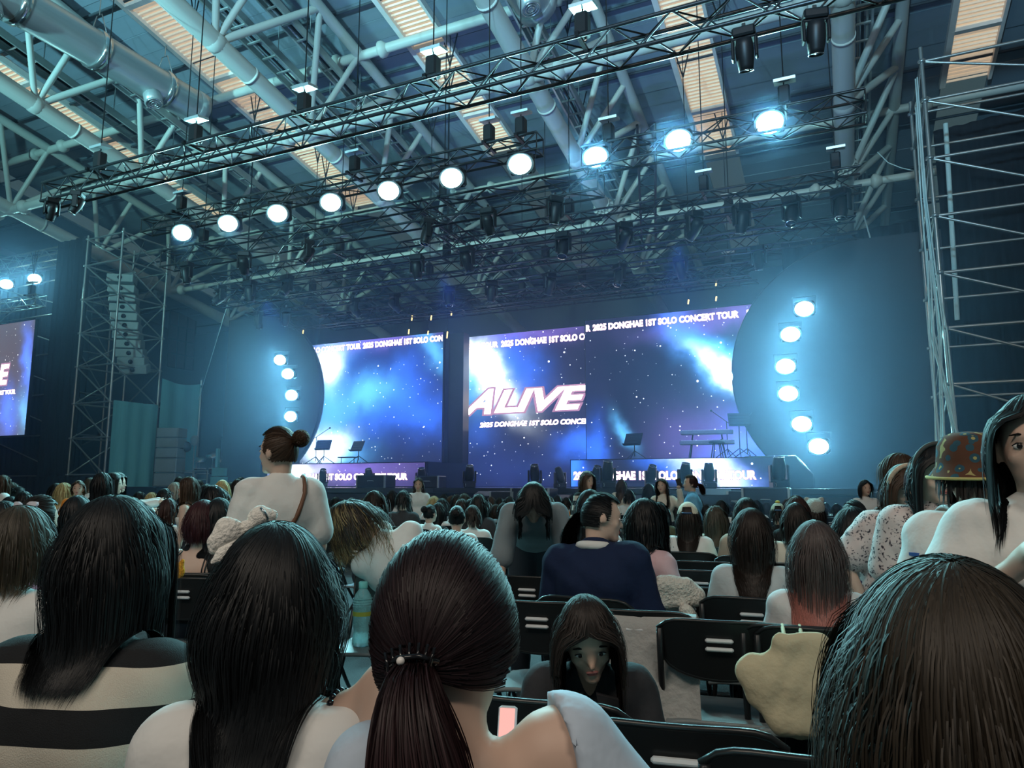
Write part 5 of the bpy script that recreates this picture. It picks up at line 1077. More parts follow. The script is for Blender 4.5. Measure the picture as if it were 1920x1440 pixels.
# navy sweater
o, J, s = sitter(1128, 920, 3.75, 'woman in navy sweater with white collar and dark side ponytail looking right', rz=.0, pose=dict(lean=10, side=-4, head=(8, -62, 0), wide=1.24), hairs=dict(style='pony', n=3000, w=.0028, tie=(-.055, -.085, .01), tail=.36, tail_r=.035, wave=.006, tail_dir=(-1, -.4, -.2), drift=(-.4, 0, 0)), hcol='black', top='navy', sleeve='long', inf=.04, fold=.006, seed=12, vox=.012, face=True, skin='skin2', seat='black folding chair under the navy sweater')
cm = MB().tube([J['N'] + np.array([.075 * math.sin(t), .07 * math.cos(t) - .005, .03 - .012 * math.cos(t)]) for t in np.linspace(0, 6.28, 20)[:-1]], .022, 8, closed=True); cm.build('white_collar', TOPM('white'), o)
MB().tube([headm(J) @ Vector((-.055, -.085, .01)) + Vector((.02 * math.cos(t), .0, .02 * math.sin(t))) for t in np.linspace(0, 6.28, 12)[:-1]], .006, 6, closed=True).build('hair_tie', mat('tie_blue', (.12, .25, .4), .4), o)
sitter(1106, 916, 4.9, 'dark-haired spectator directly behind the navy sweater ponytail', rz=.2, hairs=dict(style='long', n=1000, zend=.9, w=.006), hcol='black', top='white', seed=13, vox=.017, seat='black folding chair beyond the navy sweater')
o, J, s = sitter(1207, 932, 4.0, 'dark-haired woman wearing a pink and lilac hoodie', rz=-.25, pose=dict(head=(10, -20, -8), side=8), hairs=dict(style='long', n=1400, zend=.93, w=.005, wave=.012), hcol='black', top='pink', sleeve='long', inf=.035, fold=.008, seed=14, vox=.014, seat='black folding chair under the pink hoodie')
V, F = blend_mesh([C_(J['N'] + np.array([-.07, -.09, -.05]), J['N'] + np.array([.07, -.1, -.05]), .05), C_(J['N'] + np.array([-.05, -.11, -.12]), J['N'] + np.array([.06, -.11, -.12]), .035)], .014, .03, (), .006, 3); new('hood', np_mesh('hood', V, F, TOPM('lilac')), o)
sitter(1407, 955, 3.8, 'woman with long dark hair and light grey T-shirt in the right rows', rz=.05, hairs=dict(style='long', n=2800, zend=.74, w=.003, vol=1.1, wave=.006, jit=.06), hcol='darkbrown', top='lightgrey', seed=15, vox=.013, seat='black folding chair with two pale slots behind the light grey T-shirt')
sitter(1527, 980, 3.15, 'woman with straight hair fading from brown to pink and white knit', rz=.05, hairs=dict(style='long', n=3400, zend=.77, w=.0026, jit=.07, vol=1.12, spread=1.2), hcol='ombre', top='knit', sleeve='long', seed=16, vox=.013, seat='black folding chair under the pink-tipped hair')
o, J, s = sitter(1597, 955, 3.9, 'woman with dark bob, glasses and white shirt marked with a navy letter', rz=.1, pose=dict(head=(4, -14, 0)), hairs=dict(style='bob', n=2200, zend=1.06, w=.0035, vol=1.15, jit=.012), hcol='black', top='white', seed=17, vox=.014, seat='black folding chair under the dark bob with glasses')
g_ = MB().tube([(.085, .0, 0), (.082, .06, .005), (.075, .1, 0)], .003, 5); g_.build('glasses', 'black', o, headm(J)); me, _w = text_mesh('B', .05, M('navy_print') if 'navy_print' in MATS else mat('navy_print', (.01, .02, .1)), 0, .25); new('printed_letter', me, o, T(-.02, -.155, .925) @ RX(R(72)))
o, J, s = sitter(1289, 942, 6.0, 'spectator in cream cap with long dark hair and white top', rz=.1, hairs=dict(style='long', n=1000, zend=.78, w=.007), hcol='darkbrown', top='white', seed=18, vox=.018, seat='black folding chair under the cream cap')
def cap_hat(o, J, m, back=True, s=1.0):
    h = headm(J); P = [[((.092 * math.sin(th) * math.cos(a)), (.112 * math.sin(th) * math.sin(a)), .122 * math.cos(th)) for a in np.linspace(0, 2 * math.pi, 25)] for th in np.linspace(.02, 1.45, 9)]
    if back: P = [[tuple(p) for p in r] for r in P]
    cpm = MB(); A = np.array(P); f = []; nA = 25
    for i in range(8):
        for j in range(24):
            a = (j + .5) / 24 * 2 * math.pi; hole = back and i > 4 and abs(a - 1.5 * math.pi) < .45
            if not hole: f.append((i * nA + j, (i + 1) * nA + j, (i + 1) * nA + j + 1, i * nA + j + 1))
    cpm.add(A.reshape(-1, 3), f, True); A2 = A * .97; cpm.add(A2.reshape(-1, 3), [tuple(reversed(q)) for q in f], True)
    c = wear(o, 'cap', cpm, m, h @ T(0, 0, .012) @ RX(-.08)); B_ = np.array([[(.085 * math.cos(a) * (1 - .1 * t), .1 * math.sin(a) + .075 * t * math.sin(a), .012 - .02 * t) for a in np.linspace(.35, math.pi - .35, 9)] for t in (0, .5, 1)]); bm2 = MB().grid(B_); bm2.grid(B_ - [0, 0, .006], flip=True); wear(c, 'visor', bm2, m, None)
    if back: wear(c, 'strap', MB().tube([(.09 * math.cos(a), .115 * math.sin(a), .02) for a in np.linspace(R(245), R(295), 7)], .008, 6), mat('strap_blue', (.05, .1, .2), .6), None)
    return c
cap_hat(o, J, cloth('cap_cream', (.66, .60, .48), .4, 30))
sitter(1398, 933, 5.8, 'short dark-haired spectator in beige shirt beyond the grey T-shirt woman', rz=.1, hairs=dict(style='short', n=900, w=.008, vol=1.05), hcol='black', top='beige', sleeve='long', seed=19, vox=.018, seat='black folding chair under the beige shirt')
sitter(1490, 941, 5.4, 'dark brown-haired woman in cream top beyond the pink-tipped hair', rz=.1, hairs=dict(style='long', n=1000, zend=1.0, w=.006), hcol='darkbrown', top='cream', seed=20, vox=.016, seat='black folding chair under the cream top')
sitter(1492, 928, 6.4, 'long reddish-brown hair rising just behind the cream-top woman', rz=.1, hairs=dict(style='long', n=800, zend=.85, w=.008), hcol='chestnut', top='black', seed=21, vox=.02, seat='black folding chair under the long reddish-brown hair')
o, J, s = sitter(1458, 943, 8.5, 'spectator in pale green cap with yellow tuft and black top', rz=.1, hairs=dict(style='short', n=400, w=.012), hcol='black', top='black', seed=22, vox=.022, seat='black folding chair under the pale green cap'); cap_hat(o, J, cloth('cap_sage', (.42, .44, .34), .4, 30)); 
wear(o, 'tuft', MB().ell((0, 0, .14), (.03, .03, .02)), mat('tuft_yellow', (.6, .5, .1), .8), headm(J))
o, J, s = sitter(1526, 936, 7.5, 'spectator with a fluffy light hat in the right rows', rz=.1, hairs=dict(style='bob', n=700, zend=1.0, w=.009), hcol='darkbrown', top='white', seed=23, vox=.02, seat='black folding chair under the fluffy hat'); V, F = blend_mesh([E_(J['Hc'] + np.array([0, -.02, .045]), (.1, .115, .095)), E_(J['Hc'] + np.array([-.07, -.01, .125]), (.03, .02, .03)), E_(J['Hc'] + np.array([.07, -.01, .125]), (.03, .02, .03))], .012, .02, (), .005, 2, 60); new('fluffy_hat', np_mesh('fluffy_hat', V, F, cloth('fluff', (.5, .5, .46), 1.0, 90)), o)
o, J, s = sitter(1600, 936, 5.6, 'spectator with dark updo and low bun at the right', rz=.3, hairs=dict(style='bun', n=1100, w=.006, tie=(.05, -.10, -.03), tail_r=.04), hcol='black', top='white', seed=24, vox=.017, seat='black folding chair under the dark updo')
# girl turned round to face the camera
o, J, s = sitter(1100, 1112, 2.15, 'girl in dark jacket turned round with long dark hair and head bowed', rz=math.pi + YAW - .1, pose=dict(hip=(0, 0, .44), lean=22, head=(6, 6, 4), wide=.98), hairs=dict(style='long', n=3200, zend=.60, w=.0026, jit=.04, part=-.01, vol=1.04), hcol='darkbrown', top='charcoal', sleeve='long', inf=.026, fold=.006, seed=25, vox=.010, face=True, skin='skin', shirt_name='jacket', cut=[C_(np.array([0, .25, 1.0]), np.array([0, .30, .68]), .075, .05)])
for sx in (-1, 1):
    J_ = J['N'] + J['bfw'] * .085; lp = MB().prism([(0, .04), (sx * .075, .02), (sx * .085, -.05), (sx * .03, -.13)] if sx > 0 else [(sx * .03, -.13), (sx * .085, -.05), (sx * .075, .02), (0, .04)], 0, .012); lp.build('lapel', TOPM('charcoal'), o, T(*(J_ + np.array([sx * .02, .012, -.03]))) @ RX(R(72)))
# standing woman in white, hair in a bun
o, J, s = stander(524, 797, 3.8, 'standing woman in white T-shirt with hair in a bun looking left', rz=YAW + .45, pose=dict(head=(2, 42, 0)), hairs=dict(style='bun', n=1800, w=.005, tie=(.0, -.11, .045), tail_r=.045), hcol='brown', top='white', inf=.03, fold=.006, seed=26, vox=.013, face=True, skin='skin2')
MB().tube(drape([J['N'] + np.array(q) for q in [(.12, .09, -.06), (.11, .0, .0), (.10, -.09, -.05), (.06, -.13, -.16), (-.02, -.13, -.30), (-.10, -.12, -.40)]], top_prims(J, 'short', .03), .012), .012, 6).build('bag_strap', mat('leather', (.14, .06, .03), .5), o)
# right edge group
o, J, s = stander(1930, 736, 2.1, 'standing woman in white T-shirt at right edge, hand raised to chest', rz=math.pi + YAW - .35, pose=dict(head=(4, -15, 0), arms={'R': ((.27, .05, 1.09), (.10, .22, 1.28)), 'L': ((-.24, .05, 1.05), (-.12, .22, .98))}), hairs=dict(style='bob', n=1800, zend=1.36, w=.0045, spread=.9), hcol='black', top='white', inf=.028, fold=.006, seed=27, vox=.009, face=True, skin='skin2', hands={'R': dict(curl=.9), 'L': dict(curl=.5)})
o, J, s = stander(1812, 818, 2.75, 'person in crochet bucket hat and white jersey with blue trim, seen from behind', rz=YAW - .35, pose=dict(head=(0, -5, 0)), hairs=dict(style='short', n=700, w=.008), hcol='darkbrown', top='white', inf=.032, fold=.005, seed=28, vox=.013)
hatm = bpy.data.materials.new('crochet'); hatm.use_nodes = True; n, l = nt(hatm); b = n['Principled BSDF']; tc = n.new('ShaderNodeTexCoord'); vo = n.new('ShaderNodeTexVoronoi'); vo.inputs['Scale'].default_value = 22; l.new(tc.outputs['Object'], vo.inputs[0]); rp = n.new('ShaderNodeValToRGB'); l.new(vo.outputs['Distance'], rp.inputs[0]); rp.color_ramp.interpolation = 'CONSTANT'; e = rp.color_ramp.elements; e[0].position = 0; e[0].color = (.35, .32, .12, 1); e[1].position = .14; e[1].color = (.02, .07, .10, 1); x_ = e.new(.36); x_.color = (.09, .035, .018, 1); x_ = e.new(.72); x_.color = (.35, .3, .12, 1); l.new(rp.outputs[0], b.inputs['Base Color']); b.inputs['Roughness'].default_value = .95
ht = wear(o, 'bucket_hat', MB().lathe([(.005, .135), (.05, .131), (.084, .116), (.102, .085), (.108, .03), (.11, .01), (.135, -.025), (.14, -.03), (.132, -.022), (.104, .008), (.09, .06)], 28, S(.97, 1.1, 1), cap=False), hatm, headm(J) @ T(0, 0, .01) @ RX(.05)); wear(ht, 'brim_edge', MB().tube([(.136 * math.cos(t), .154 * math.sin(t), -.03) for t in np.linspace(0, 6.28, 28)[:-1]], .006, 6, closed=True), mat('yarn_yellow', (.5, .42, .15), .9), None)
for k in 'LR':
    e0 = J['sh' + k] + (J['el' + k] - J['sh' + k]) * .80; ax = nrm(J['el' + k] - J['sh' + k]); u = nrm(np.cross(ax, [0, 1, 0])); v = np.cross(ax, u)
    for q in (0, .02): MB().tube([e0 - ax * q + .083 * (math.cos(t) * u + math.sin(t) * v) for t in np.linspace(0, 6.28, 22)[:-1]], .008, 6, closed=True).build('sleeve_trim', mat('trim_blue', (.03, .09, .32), .7), o)
MB().tube(drape([J['N'] + np.array(q) for q in [(-.12, .09, .0), (-.085, 0, .03), (-.04, -.09, -.02), (.05, -.12, -.13), (.13, -.12, -.26)]], top_prims(J, 'short', .032), .012), .015, 6).build('bag_strap', MATS['leather'], o)
MB().tube(drape([J['N'] + np.array(q) for q in [(-.03, -.075, .02), (-.07, -.1, -.04), (-.11, -.1, -.12), (-.12, -.1, -.22), (-.1, -.11, -.32)]], top_prims(J, 'short', .032), .006), .006, 5).build('piping', MATS['trim_blue'], o)
me, _w = text_mesh('7', .09, MATS['trim_blue'], 0, .1, bold=.004); new('sleeve_number', me, o, T(*(J['shL'] + np.array([-.075, -.05, -.12]))) @ RZ(R(-60)) @ RX(R(95)))
def headband(o, J, m, r=.011): MB().tube([(.092 * math.cos(t), .02, .02 + .112 * math.sin(t)) for t in np.linspace(-.1, math.pi + .1, 18)], r, 8).build('headband', m, o, headm(J))
o, J, s = stander(1747, 832, 3.25, 'woman in pink floral blouse with dark headband facing the camera', rz=math.pi + YAW - .2, pose=dict(head=(10, 5, 0)), hairs=dict(style='long', n=1400, zend=1.28, w=.005), hcol='black', topm=fm, inf=.03, fold=.006, seed=29, vox=.013, face=True, skin='skin2'); headband(o, J, mat('band_dark', (.04, .05, .05), .6))
o, J, s = stander(1690, 868, 3.75, 'woman in sheer floral blouse with braided headband beside the pink floral one', rz=math.pi + YAW + .15, pose=dict(head=(12, -8, 0), lean=10, arms={'R': ((.26, .0, 1.12), (.22, .1, .9)), 'L': ((-.24, .02, 1.1), (-.1, .22, 1.0))}), hairs=dict(style='long', n=1300, zend=1.22, w=.005), hcol='brown', topm=fm, inf=.035, fold=.008, seed=30, vox=.014, face=True, skin='skin2'); headband(o, J, mat('band_braid', (.5, .4, .3), .7, vary=.5, scale=60), .013)
stander(1683, 848, 4.5, 'brown-haired person standing just behind the braided headband', rz=YAW + .9, hairs=dict(style='bob', n=900, zend=1.45, w=.006, bang=True), hcol='brown', top='white', seed=31, vox=.017)
stander(1621, 899, 10.5, 'small far person in white long sleeves before the right curtain', rz=math.pi + YAW, hairs=dict(style='bob', n=500, zend=1.42, w=.01), hcol='black', top='white', sleeve='long', seed=32, vox=.022, face=True, pose=dict(arms={'L': ((-.22, .12, 1.12), (.05, .25, 1.14)), 'R': ((.24, .05, 1.14), (.42, .2, 1.12))}))
# --- figures before the stage
stander(1100, 882, 8.6, 'woman with long brown hair, black face mask and striped top', rz=math.pi + YAW + .8, pose=dict(head=(5, -10, 0)), hairs=dict(style='long', n=700, zend=1.15, w=.008), hcol='brown', topm=sm, sleeve='long', seed=33, vox=.02, face=True)
o, J, s = stander(1241, 896, 10.2, 'woman in pale yellow blouse taking a selfie with raised phone', rz=math.pi + YAW - .3, pose=dict(head=(-6, -15, 6), arms={'L': ((-.3, .1, 1.22), (-.27, .16, 1.48)), 'R': ((.22, .1, 1.1), (.1, .24, 1.2))}), hairs=dict(style='long', n=700, zend=1.2, w=.008), hcol='darkbrown', top='cream', sleeve='long', seed=34, vox=.02, face=True); MB().box((0, 0, 0), (.075, .01, .15), bev=.004).build('phone', 'black', o, T(*(J['wrL'] + np.array([0, .03, .12]))) @ RY(.3)) 
stander(1294, 889, 9.4, 'woman with ponytail in light blue denim shirt looking left', rz=YAW + 1.35, pose=dict(head=(0, 10, 0)), hairs=dict(style='pony', n=700, w=.008, tail=.2), hcol='chestnut', top='denim', sleeve='long', inf=.03, seed=35, vox=.02, face=True)
stander(785, 895, 11.5, 'masked person standing at the stage edge facing the seats', rz=math.pi + YAW, hairs=dict(style='short', n=400, w=.012), hcol='darkbrown', top='white', seed=36, vox=.024, face=True)
stander(355, 893, 7.3, 'smiling woman with long brown hair and bare shoulders looking left', rz=YAW + 1.6, pose=dict(head=(0, 20, 0)), hairs=dict(style='long', n=900, zend=1.2, w=.007), hcol='brown', top='white', sleeve='none', seed=37, vox=.018, face=True, skin='skin2', cut=[E_(np.array([0, 0, 1.42]), (.3, .3, .2))])
o, J, s = stander(407, 905, 5.3, 'black-clad person leaning sideways among the left rows', rz=YAW + .3, pose=dict(side=-30, lean=25, head=(10, 0, -10)), hairs=dict(style='short', n=800, w=.008), hcol='black', top='black', sleeve='long', inf=.03, seed=38, vox=.018)
for i, (px, rz, lab) in enumerate([(213, YAW - 1.3, 'dark-haired girl reaching forward for a selfie, left of the pair'), (221, YAW - 1.45, 'dark-haired girl reaching forward for a selfie, right of the pair')]):
    o, J, s = stander(px, 885, 8.2 + i * .6, lab, rz=rz, pose=dict(arms={'L': ((-.17, .25, 1.28), (-.12, .48, 1.33)), 'R': ((.17, .25, 1.2), (.1, .47, 1.22))}), hairs=dict(style='long', n=700, zend=1.2, w=.008), hcol='black', top='white', sleeve='long', seed=39 + i, vox=.02, face=True, skin='skin2')
MB().box((0, 0, 0), (.03, .012, .3)).build('phone', 'black', o, T(.02, .56, 1.3) @ RX(-.5)); stander(193, 885, 7.8, 'long black-haired girl with bare shoulders left of the selfie pair', rz=YAW - .2, hairs=dict(style='long', n=800, zend=1.2, w=.008), hcol='black', top='cream', sleeve='none', seed=41, vox=.02, skin='skin2', cut=[E_(np.array([0, 0, 1.42]), (.3, .3, .2))])
stander(148, 900, 11.0, 'short-haired person in orange T-shirt facing the seats', rz=math.pi + YAW + .4, hairs=dict(style='short', n=500, w=.012), hcol='brown', top='orange', seed=42, vox=.022, face=True)
stander(418, 899, 9.0, 'blonde person facing the seats near the left stage edge', rz=math.pi + YAW, pose=dict(head=(20, 0, 0)), hairs=dict(style='long', n=600, zend=1.25, w=.01), hcol='blonde', top='white', seed=43, vox=.022, face=True)
# a spectator filming with a phone among the left rows
Jf = joints('sit', arms={'R': ((.25, .16, .90), (.13, .30, 1.12))}); lf, sf = place(Jf, 412, 932, 4.9, .45)
o = person(lf, .45, 'black-haired spectator in black holding up a phone among the left rows', Jf, dict(style='long', n=900, zend=.85, w=.007), 'black', 'black', 'short', s=sf, seed=44, vox=.014, hands={'R': dict(curl=.9)}, skin='skin2'); chair(lf[0], lf[1] + .03, .45, 'black folding chair under the spectator filming with a phone')
wv = Matrix.Translation(lf) @ RZ(.45) @ S(sf, sf, sf) @ Vector(tuple(Jf['wrR'] + np.array([-.01, .05, .10])))
o = empty('phone', wv, .45, label='phone held up among the left rows showing a dark picture', cat='phone'); MB().box((0, 0, 0), (.075, .009, .15), bev=.004).build('case', 'white', o); MB().box((0, -.006, 0), (.066, .002, .13)).build('lit_screen', emis('phone_dim', (.25, .3, .4), .35), o)
# ================================================================== the crowd farther on: shared meshes, one person each
CV = {}
def crowd_mesh(kind, *key):
    k = (kind,) + key
    if k in CV: return CV[k]
    st = key[0]; J = joints(st)
    if kind == 'body': V, F = blend_mesh(body_prims(J), .024, .03); me = np_mesh('body', V, F, 'skin2')
    elif kind == 'shirt': V, F = blend_mesh(top_prims(J, key[1], .02), .022, .03, (), .005, 3); me = np_mesh('shirt', V, F, TOPM('white'))
    elif kind == 'trousers': V, F = blend_mesh(leg_prims(J), .028, .03); me = np_mesh('trousers', V, F, 'pants')
    else:
        dz = 0 if st == 'sit' else .39; hs = {'long': dict(style='long', n=420, zend=.85 + dz, w=.012, step=.04), 'bob': dict(style='bob', n=380, zend=1.03 + dz, w=.012, step=.04), 'short': dict(style='short', n=380, w=.013), 'pony': dict(style='pony', n=380, w=.010, tail=.3, step=.04), 'bun': dict(style='bun', n=380, w=.010, tie=(0, -.1, .05), tail_r=.045)}[key[1]]
        hs = dict(hs); s_ = hs.pop('style'); V, F, a = hair(J, s_, seed=key[2], push=[q for q in top_prims(J) if q[0] == 'c'], **hs); me = np_mesh('hair', V, F, HM('black'), a)
    CV[k] = me; return me
def slotted(o, m):
    o.material_slots[0].link = 'OBJECT'; o.material_slots[0].material = m; return o
HD = dict(black='black', darkbrown='dark brown', brown='brown', chestnut='chestnut', red='dark red', ash='ash brown', blonde='blonde', grey='pale', olive='golden-tipped', wine='wine', honey='honey brown')
SD = dict(long='long {} hair', bob='a {} bob', short='short {} hair', pony='a {} ponytail', bun='a {} bun')
CROWD = [ # px of head top, head width in px, hair style, hair colour, top
 (603, 936, 38, 'long', 'honey', 'white'), (630, 931, 25, 'long', 'black', 'white'), (616, 935, 18, 'short', 'black', 'black'), (640, 934, 20, 'long', 'darkbrown', 'grey'), (703, 918, 46, 'long', 'darkbrown', 'white'), (735, 919, 17, 'long', 'black', 'white'), (757, 918, 34, 'short', 'black', 'charcoal'), (780, 925, 23, 'bob', 'brown', 'white'),
 (785, 911, 25, 'long', 'chestnut', 'denim'), (796, 938, 24, 'long', 'black', 'black'), (814, 929, 17, 'long', 'blonde', 'white'), (832, 926, 20, 'bob', 'black', 'teal'), (829, 933, 21, 'long', 'black', 'grey'), (846, 929, 13, 'short', 'brown', 'pink'), (850, 941, 18, 'bob', 'black', 'teal'), (856, 926, 15, 'long', 'black', 'black'), (871, 924, 17, 'long', 'honey', 'orange'), (898, 925, 38, 'long', 'black', 'charcoal'), (921, 931, 16, 'long', 'brown', 'cream'), (937, 932, 18, 'long', 'black', 'white'), (955, 930, 26, 'long', 'black', 'cream'),
 (807, 945, 36, 'bun', 'black', 'white'), (857, 947, 47, 'bun', 'black', 'white'), (886, 946, 40, 'short', 'darkbrown', 'white'), (660, 932, 18, 'short', 'black', 'white'), (680, 934, 16, 'long', 'brown', 'white'), (915, 940, 22, 'bob', 'brown', 'white'), (760, 940, 22, 'long', 'black', 'white'), (690, 930, 15, 'long', 'black', 'black'), (748, 930, 14, 'bob', 'black', 'white'), (866, 934, 16, 'long', 'darkbrown', 'white'), (884, 934, 15, 'long', 'black', 'grey'), (905, 933, 14, 'short', 'black', 'white'), (822, 941, 16, 'long', 'black', 'white'), (930, 944, 20, 'long', 'darkbrown', 'white'), (944, 941, 18, 'bob', 'black', 'grey'),
 (1165, 898, 20, 'long', 'brown', 'cream'), (1217, 906, 22, 'long', 'black', 'black'), (1275, 930, 20, 'long', 'black', 'grey'), (1306, 931, 21, 'long', 'darkbrown', 'black'), (1241, 934, 22, 'long', 'honey', 'white'), (1236, 940, 40, 'long', 'black', 'olive'), (1268, 948, 27, 'bob', 'black', 'black'), (1311, 945, 22, 'long', 'honey', 'cream'), (1324, 948, 18, 'bob', 'black', 'teal'), (1341, 946, 48, 'long', 'ash', 'cream'), (1376, 941, 24, 'short', 'black', 'grey'), (1418, 937, 24, 'bob', 'black', 'white'), (1062, 932, 26, 'short', 'black', 'orange'), (1084, 935, 32, 'long', 'brown', 'white'), (1548, 943, 16, 'short', 'black', 'white'), (1180, 918, 18, 'short', 'black', 'white'), (1045, 928, 16, 'long', 'black', 'white'), (1030, 930, 16, 'bob', 'brown', 'grey'), (1075, 925, 15, 'short', 'black', 'white'), (1352, 937, 16, 'bob', 'black', 'white'), (1437, 945, 18, 'long', 'darkbrown', 'white'), (1568, 944, 18, 'short', 'black', 'olive'), (1475, 935, 18, 'bob', 'brown', 'white'), (1255, 945, 20, 'long', 'chestnut', 'white'),
 (6, 890, 26, 'long', 'brown', 'white'), (22, 903, 18, 'long', 'honey', 'cream'), (36, 911, 20, 'bun', 'black', 'black'), (47, 921, 29, 'short', 'black', 'navy'), (107, 905, 13, 'long', 'black', 'white'), (121, 904, 17, 'long', 'blonde', 'white'), (170, 895, 20, 'bob', 'ash', 'white'), (20, 930, 24, 'long', 'black', 'cream'), (285, 922, 14, 'bob', 'blonde', 'white'), (298, 933, 24, 'bob', 'black', 'teal'), (337, 893, 15, 'short', 'black', 'white'), (330, 903, 15, 'bob', 'grey', 'pink'), (374, 900, 16, 'short', 'black', 'white'), (388, 907, 28, 'short', 'black', 'black'), (433, 903, 12, 'short', 'black', 'denim'), (446, 897, 16, 'long', 'darkbrown', 'white'), (452, 894, 11, 'long', 'black', 'white'), (345, 928, 23, 'pony', 'black', 'blue'), (318, 933, 40, 'bob', 'chestnut', 'white'), (394, 925, 42, 'long', 'ash', 'white'), (60, 940, 22, 'bob', 'black', 'grey'), (310, 915, 13, 'short', 'black', 'black'), (262, 921, 14, 'long', 'black', 'white'), (585, 925, 20, 'long', 'black', 'white'), (575, 935, 24, 'bob', 'black', 'grey'), (470, 935, 22, 'long', 'darkbrown', 'white'), (455, 945, 26, 'bob', 'black', 'white'),
]
rows = {}
for i, (px, py, wd, st, hc, tp) in enumerate(CROWD):
    d0 = min(13.2, .235 * FPX / wd); rg = random.Random(i)
    for f_ in (1, .94, 1.06, .88, 1.12, .82, 1.18, .76, 1.25, .7):
        d = min(13.6, d0 * f_); p = at(px, py, d)
        if p[1] < 14.2 and all((p[0] - x) ** 2 + (p[1] - y) ** 2 > .185 for x, y in TAKEN): break
    stance = 'stand' if p[2] > 1.40 else 'sit'; J = joints(stance); rz = rg.uniform(-.3, .45); loc, s = place(J, px, py, d, rz, .80, 1.12)
    rows.setdefault(int((loc[1] - 2.4) / .9), []).append((px, i, loc, rz, s, stance, st, hc, tp))
for rk in sorted(rows):
    for q, (px, i, loc, rz, s, stance, st, hc, tp) in enumerate(sorted(rows[rk])):
        rn = 'row %s from the front of the crowd' % ORD[max(0, rk)] if False else '%s crowd row' % ORD[max(0, min(19, rk))]
        hd = SD[st].format(HD[hc]); root = empty('person', loc, rz, label='%s spectator with %s, %s top, %s from left in %s' % ('standing' if stance == 'stand' else 'seated', hd, tp, ORD[q], rn), cat='person', group='crowd in the far rows'); root.scale = (s, s, s)
        new('body', crowd_mesh('body', stance), root); sl = 'short' if i % 3 else 'long'
        slotted(new('shirt', crowd_mesh('shirt', stance, sl), root), TOPM(tp)); new('trousers', crowd_mesh('trousers', stance), root); slotted(new('hair', crowd_mesh('hair', stance, st, i % 3), root), HM(hc))
        if stance == 'sit': chair(loc[0], loc[1] + .03, rz, 'black folding chair, %s from left in the %s' % (ORD[q], rn), 'black folding chairs of the far rows', False)

# ================================================================== empty chairs and things left on them
Y1 = .18
c1, _ = chair_px(1265, 1362, Y1, 'empty black folding chair nearest the camera with two wide pale slots')
c0, _ = chair_px(1003, 1316, Y1, 'empty black folding chair right beside the ponytail girl')
c2, p2_ = chair_px(1347, 1167, Y1 - .02, 'empty black folding chair with a shiny teal-lit seat')
c3, p3_ = chair_px(1512, 1178, Y1 - .1, 'black folding chair holding the cream tote bag')
c4, p4_ = chair_px(1196, 1148, Y1, 'black folding chair under the grey blanket')
c5, p5_ = chair_px(1008, 1131, Y1, 'empty black folding chair left of the bowed girl')
chair_px(1285, 1103, .1, 'black folding chair with a white towel on its seat'); chair_px(1312, 1072, .1, 'empty black folding chair behind the white towel'); chair_px(990, 1083, .1, 'black folding chair under the hands of the bending person'); chair_px(1318, 1055, .1, 'black folding chair behind the cream cap, far from the camera')
chair_px(345, 1086, .3, 'empty black folding chair between the striped girl and the bow girl'); p = onZ(678, 1207, .447); chair(p[0] + .05, p[1] + .10, .3 + math.pi, 'black folding chair carrying the water bottle'); chair_px(1545, 1425, .15, 'black folding chair at the bottom edge before the brown-haired head'); chair_px(15, 1205, .35, 'black folding chair with pale slots at the left edge')
# water bottle
p = onZ(678, 1207, .447); bt = empty('water_bottle', (p[0], p[1], .438), .3, label='clear plastic water bottle standing on a chair seat', cat='bottle'); bt.scale = (1.7, 1.7, 1.7); H_ = .205
pet = mat('pet_plastic', (.45, .88, .90), .08, trans=.55, ior=1.33, vary=.05, scale=25, bump=.3, bscale=60); wt = MB(); pr = []
prof = [(.028, 0), (.032, .006), (.031, .03), (.027, .05), (.031, .07), (.0315, .1), (.030, .115), (.032, .12), (.032, .145), (.026, .165), (.015, .182), (.0125, .19)]
wt.lathe(prof, 20); wt.build('bottle_body', pet, bt); 
for z in (.128, .136, .144, .153): MB().tube([(.0322 * math.cos(t), .0322 * math.sin(t), z) for t in np.linspace(0, 6.28, 20)[:-1]], .0013, 5, closed=True).build('rib', pet, bt)
MB().lathe([(.0145, .186), (.0150, .188), (.0150, .206), (.013, .208)], 18).build('cap', mat('cap_teal', (.25, .75, .72), .3), bt)
lb = MB().lathe([(.0323, .098), (.0323, .112)], 20, cap=False).build('label', mat('label_yellow', (.45, .5, .08), .5), bt)
# cream tote bag on the chair
V, F = blend_mesh([C_((-.09, 0, .0), (.09, .01, -.02), .065), C_((-.12, 0, .07), (.06, .01, .09), .05), C_((-.04, .0, .15), (.07, .02, .16), .035), C_((-.05, -.02, -.09), (.08, -.02, -.1), .05), C_((-.15, -.02, .06), (-.12, -.03, .0), .03)], .011, .05, (), .013, 6, 62); V = V * np.array([1.05, .55, 1])
pt = at(1497, 1300, 2.72); bg = empty('tote_bag', tuple(pt), Y1, label='crumpled cream tote bag hanging on a chair back at right', cat='bag'); new('bag_body', np_mesh('bag_body', V, F, cloth('canvas', (.56, .49, .33), .6, 14)), bg)
hk = np.array([p3_[0] - pt[0], p3_[1] - pt[1], .83 - pt[2]])
for q in (-.03, .03): MB().tube([(q, 0, .15), tuple(hk * .6 + np.array([q, -.03, .04])), tuple(hk + np.array([q, -.02, .0])), tuple(hk + np.array([q, .03, -.02]))], .007, 6).build('strap', MATS['canvas'], bg)
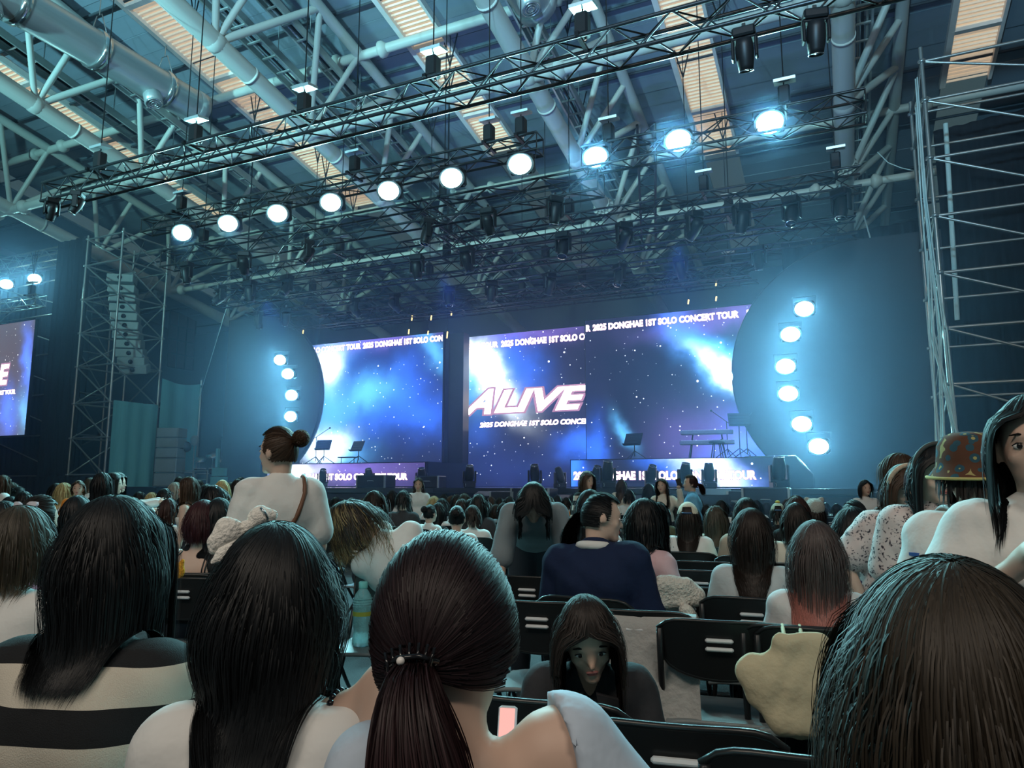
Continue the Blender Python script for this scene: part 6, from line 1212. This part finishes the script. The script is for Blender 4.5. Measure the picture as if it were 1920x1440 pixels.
# white towel
tx = at(1262, 1122, 3.75); V, F = blend_mesh([C_((-.08, 0, .05), (.09, .02, .08), .06), C_((-.05, -.03, .13), (.06, 0, .12), .045), C_((.06, -.08, .02), (.1, -.05, -.06), .035)], .013, .04, (), .01, 9, 40); tw = empty('towel', (tx[0], tx[1], tx[2] - .06), .2, label='crumpled white towel piled on a chair', cat='towel'); new('towel_cloth', np_mesh('towel_cloth', V, F, cloth('terry', (.66, .64, .58), .9, 70)), tw)
# grey blanket over a chair back
bl_ = []
for i in range(18):
    t = i / 17; row = []
    for j in range(16):
        u = -1 + 2 * j / 15; x = .235 * u * (1 + .10 * max(0, abs(t - .38) - .1)); wv = .014 * math.sin(7 * u + 5 * t) + .008 * math.sin(17 * u)
        if t < .38: y, z = -.195 + (.38 - t) * .12 + wv * .5, .835 - (.38 - t) * .8
        else: y, z = -.262 - (t - .38) * .16 + wv * min(1, (t - .38) * 5), .838 - (t - .38) * .95
        row.append((x, y, z))
    bl_.append(row)
bk = MB().grid(bl_); bk.grid(np.array(bl_) + [0, .008, -.006], flip=True); bk.build('blanket', cloth('felt', (.38, .38, .37), .5, 30), None, T(c4.location.x, c4.location.y, .0) @ RZ(Y1), label='grey felt blanket draped over a chair back', cat='blanket')
# orange plush pouch
px_ = onZ(331, 1085, .825); ou = empty('plush_pouch', (px_[0], px_[1], .825), .4, label='small orange plush pouch beside the striped girl', cat='pouch'); V, F = blend_mesh([E_((0, 0, .05), (.055, .03, .06)), C_((-.03, 0, .1), (-.035, 0, .12), .015), C_((.03, 0, .1), (.035, 0, .12), .015)], .008, .02); ou.scale = (.8, .8, .8); new('pouch_body', np_mesh('pouch_body', V, F, cloth('plush', (.75, .33, .03), .6, 90)), ou); MB().ell((.02, -.03, .06), (.006, .004, .008)).build('spot', mat('spot_red', (.4, .05, .02), .6), ou)
# ================================================================== stage haze in the air around the rig
hz = bpy.data.materials.new('haze'); hz.use_nodes = True; n, l = nt(hz); n.remove(n['Principled BSDF'])
vs = n.new('ShaderNodeVolumeScatter'); vs.inputs['Color'].default_value = (.40, .62, 1.0, 1); vs.inputs['Density'].default_value = .023; vs.inputs['Anisotropy'].default_value = .55
l.new(vs.outputs[0], n['Material Output'].inputs['Volume'])
MB().prism([(11.5, .1), (29.5, .1), (29.5, 10.2), (11.5, 13.6)], -35, 3.0, Matrix(((0, 0, 1, 0), (1, 0, 0, 0), (0, 1, 0, 0), (0, 0, 0, 1)))).build('haze', hz, None, None, label='thin theatrical haze hanging in the air over the stage', cat='haze', kind='stuff')
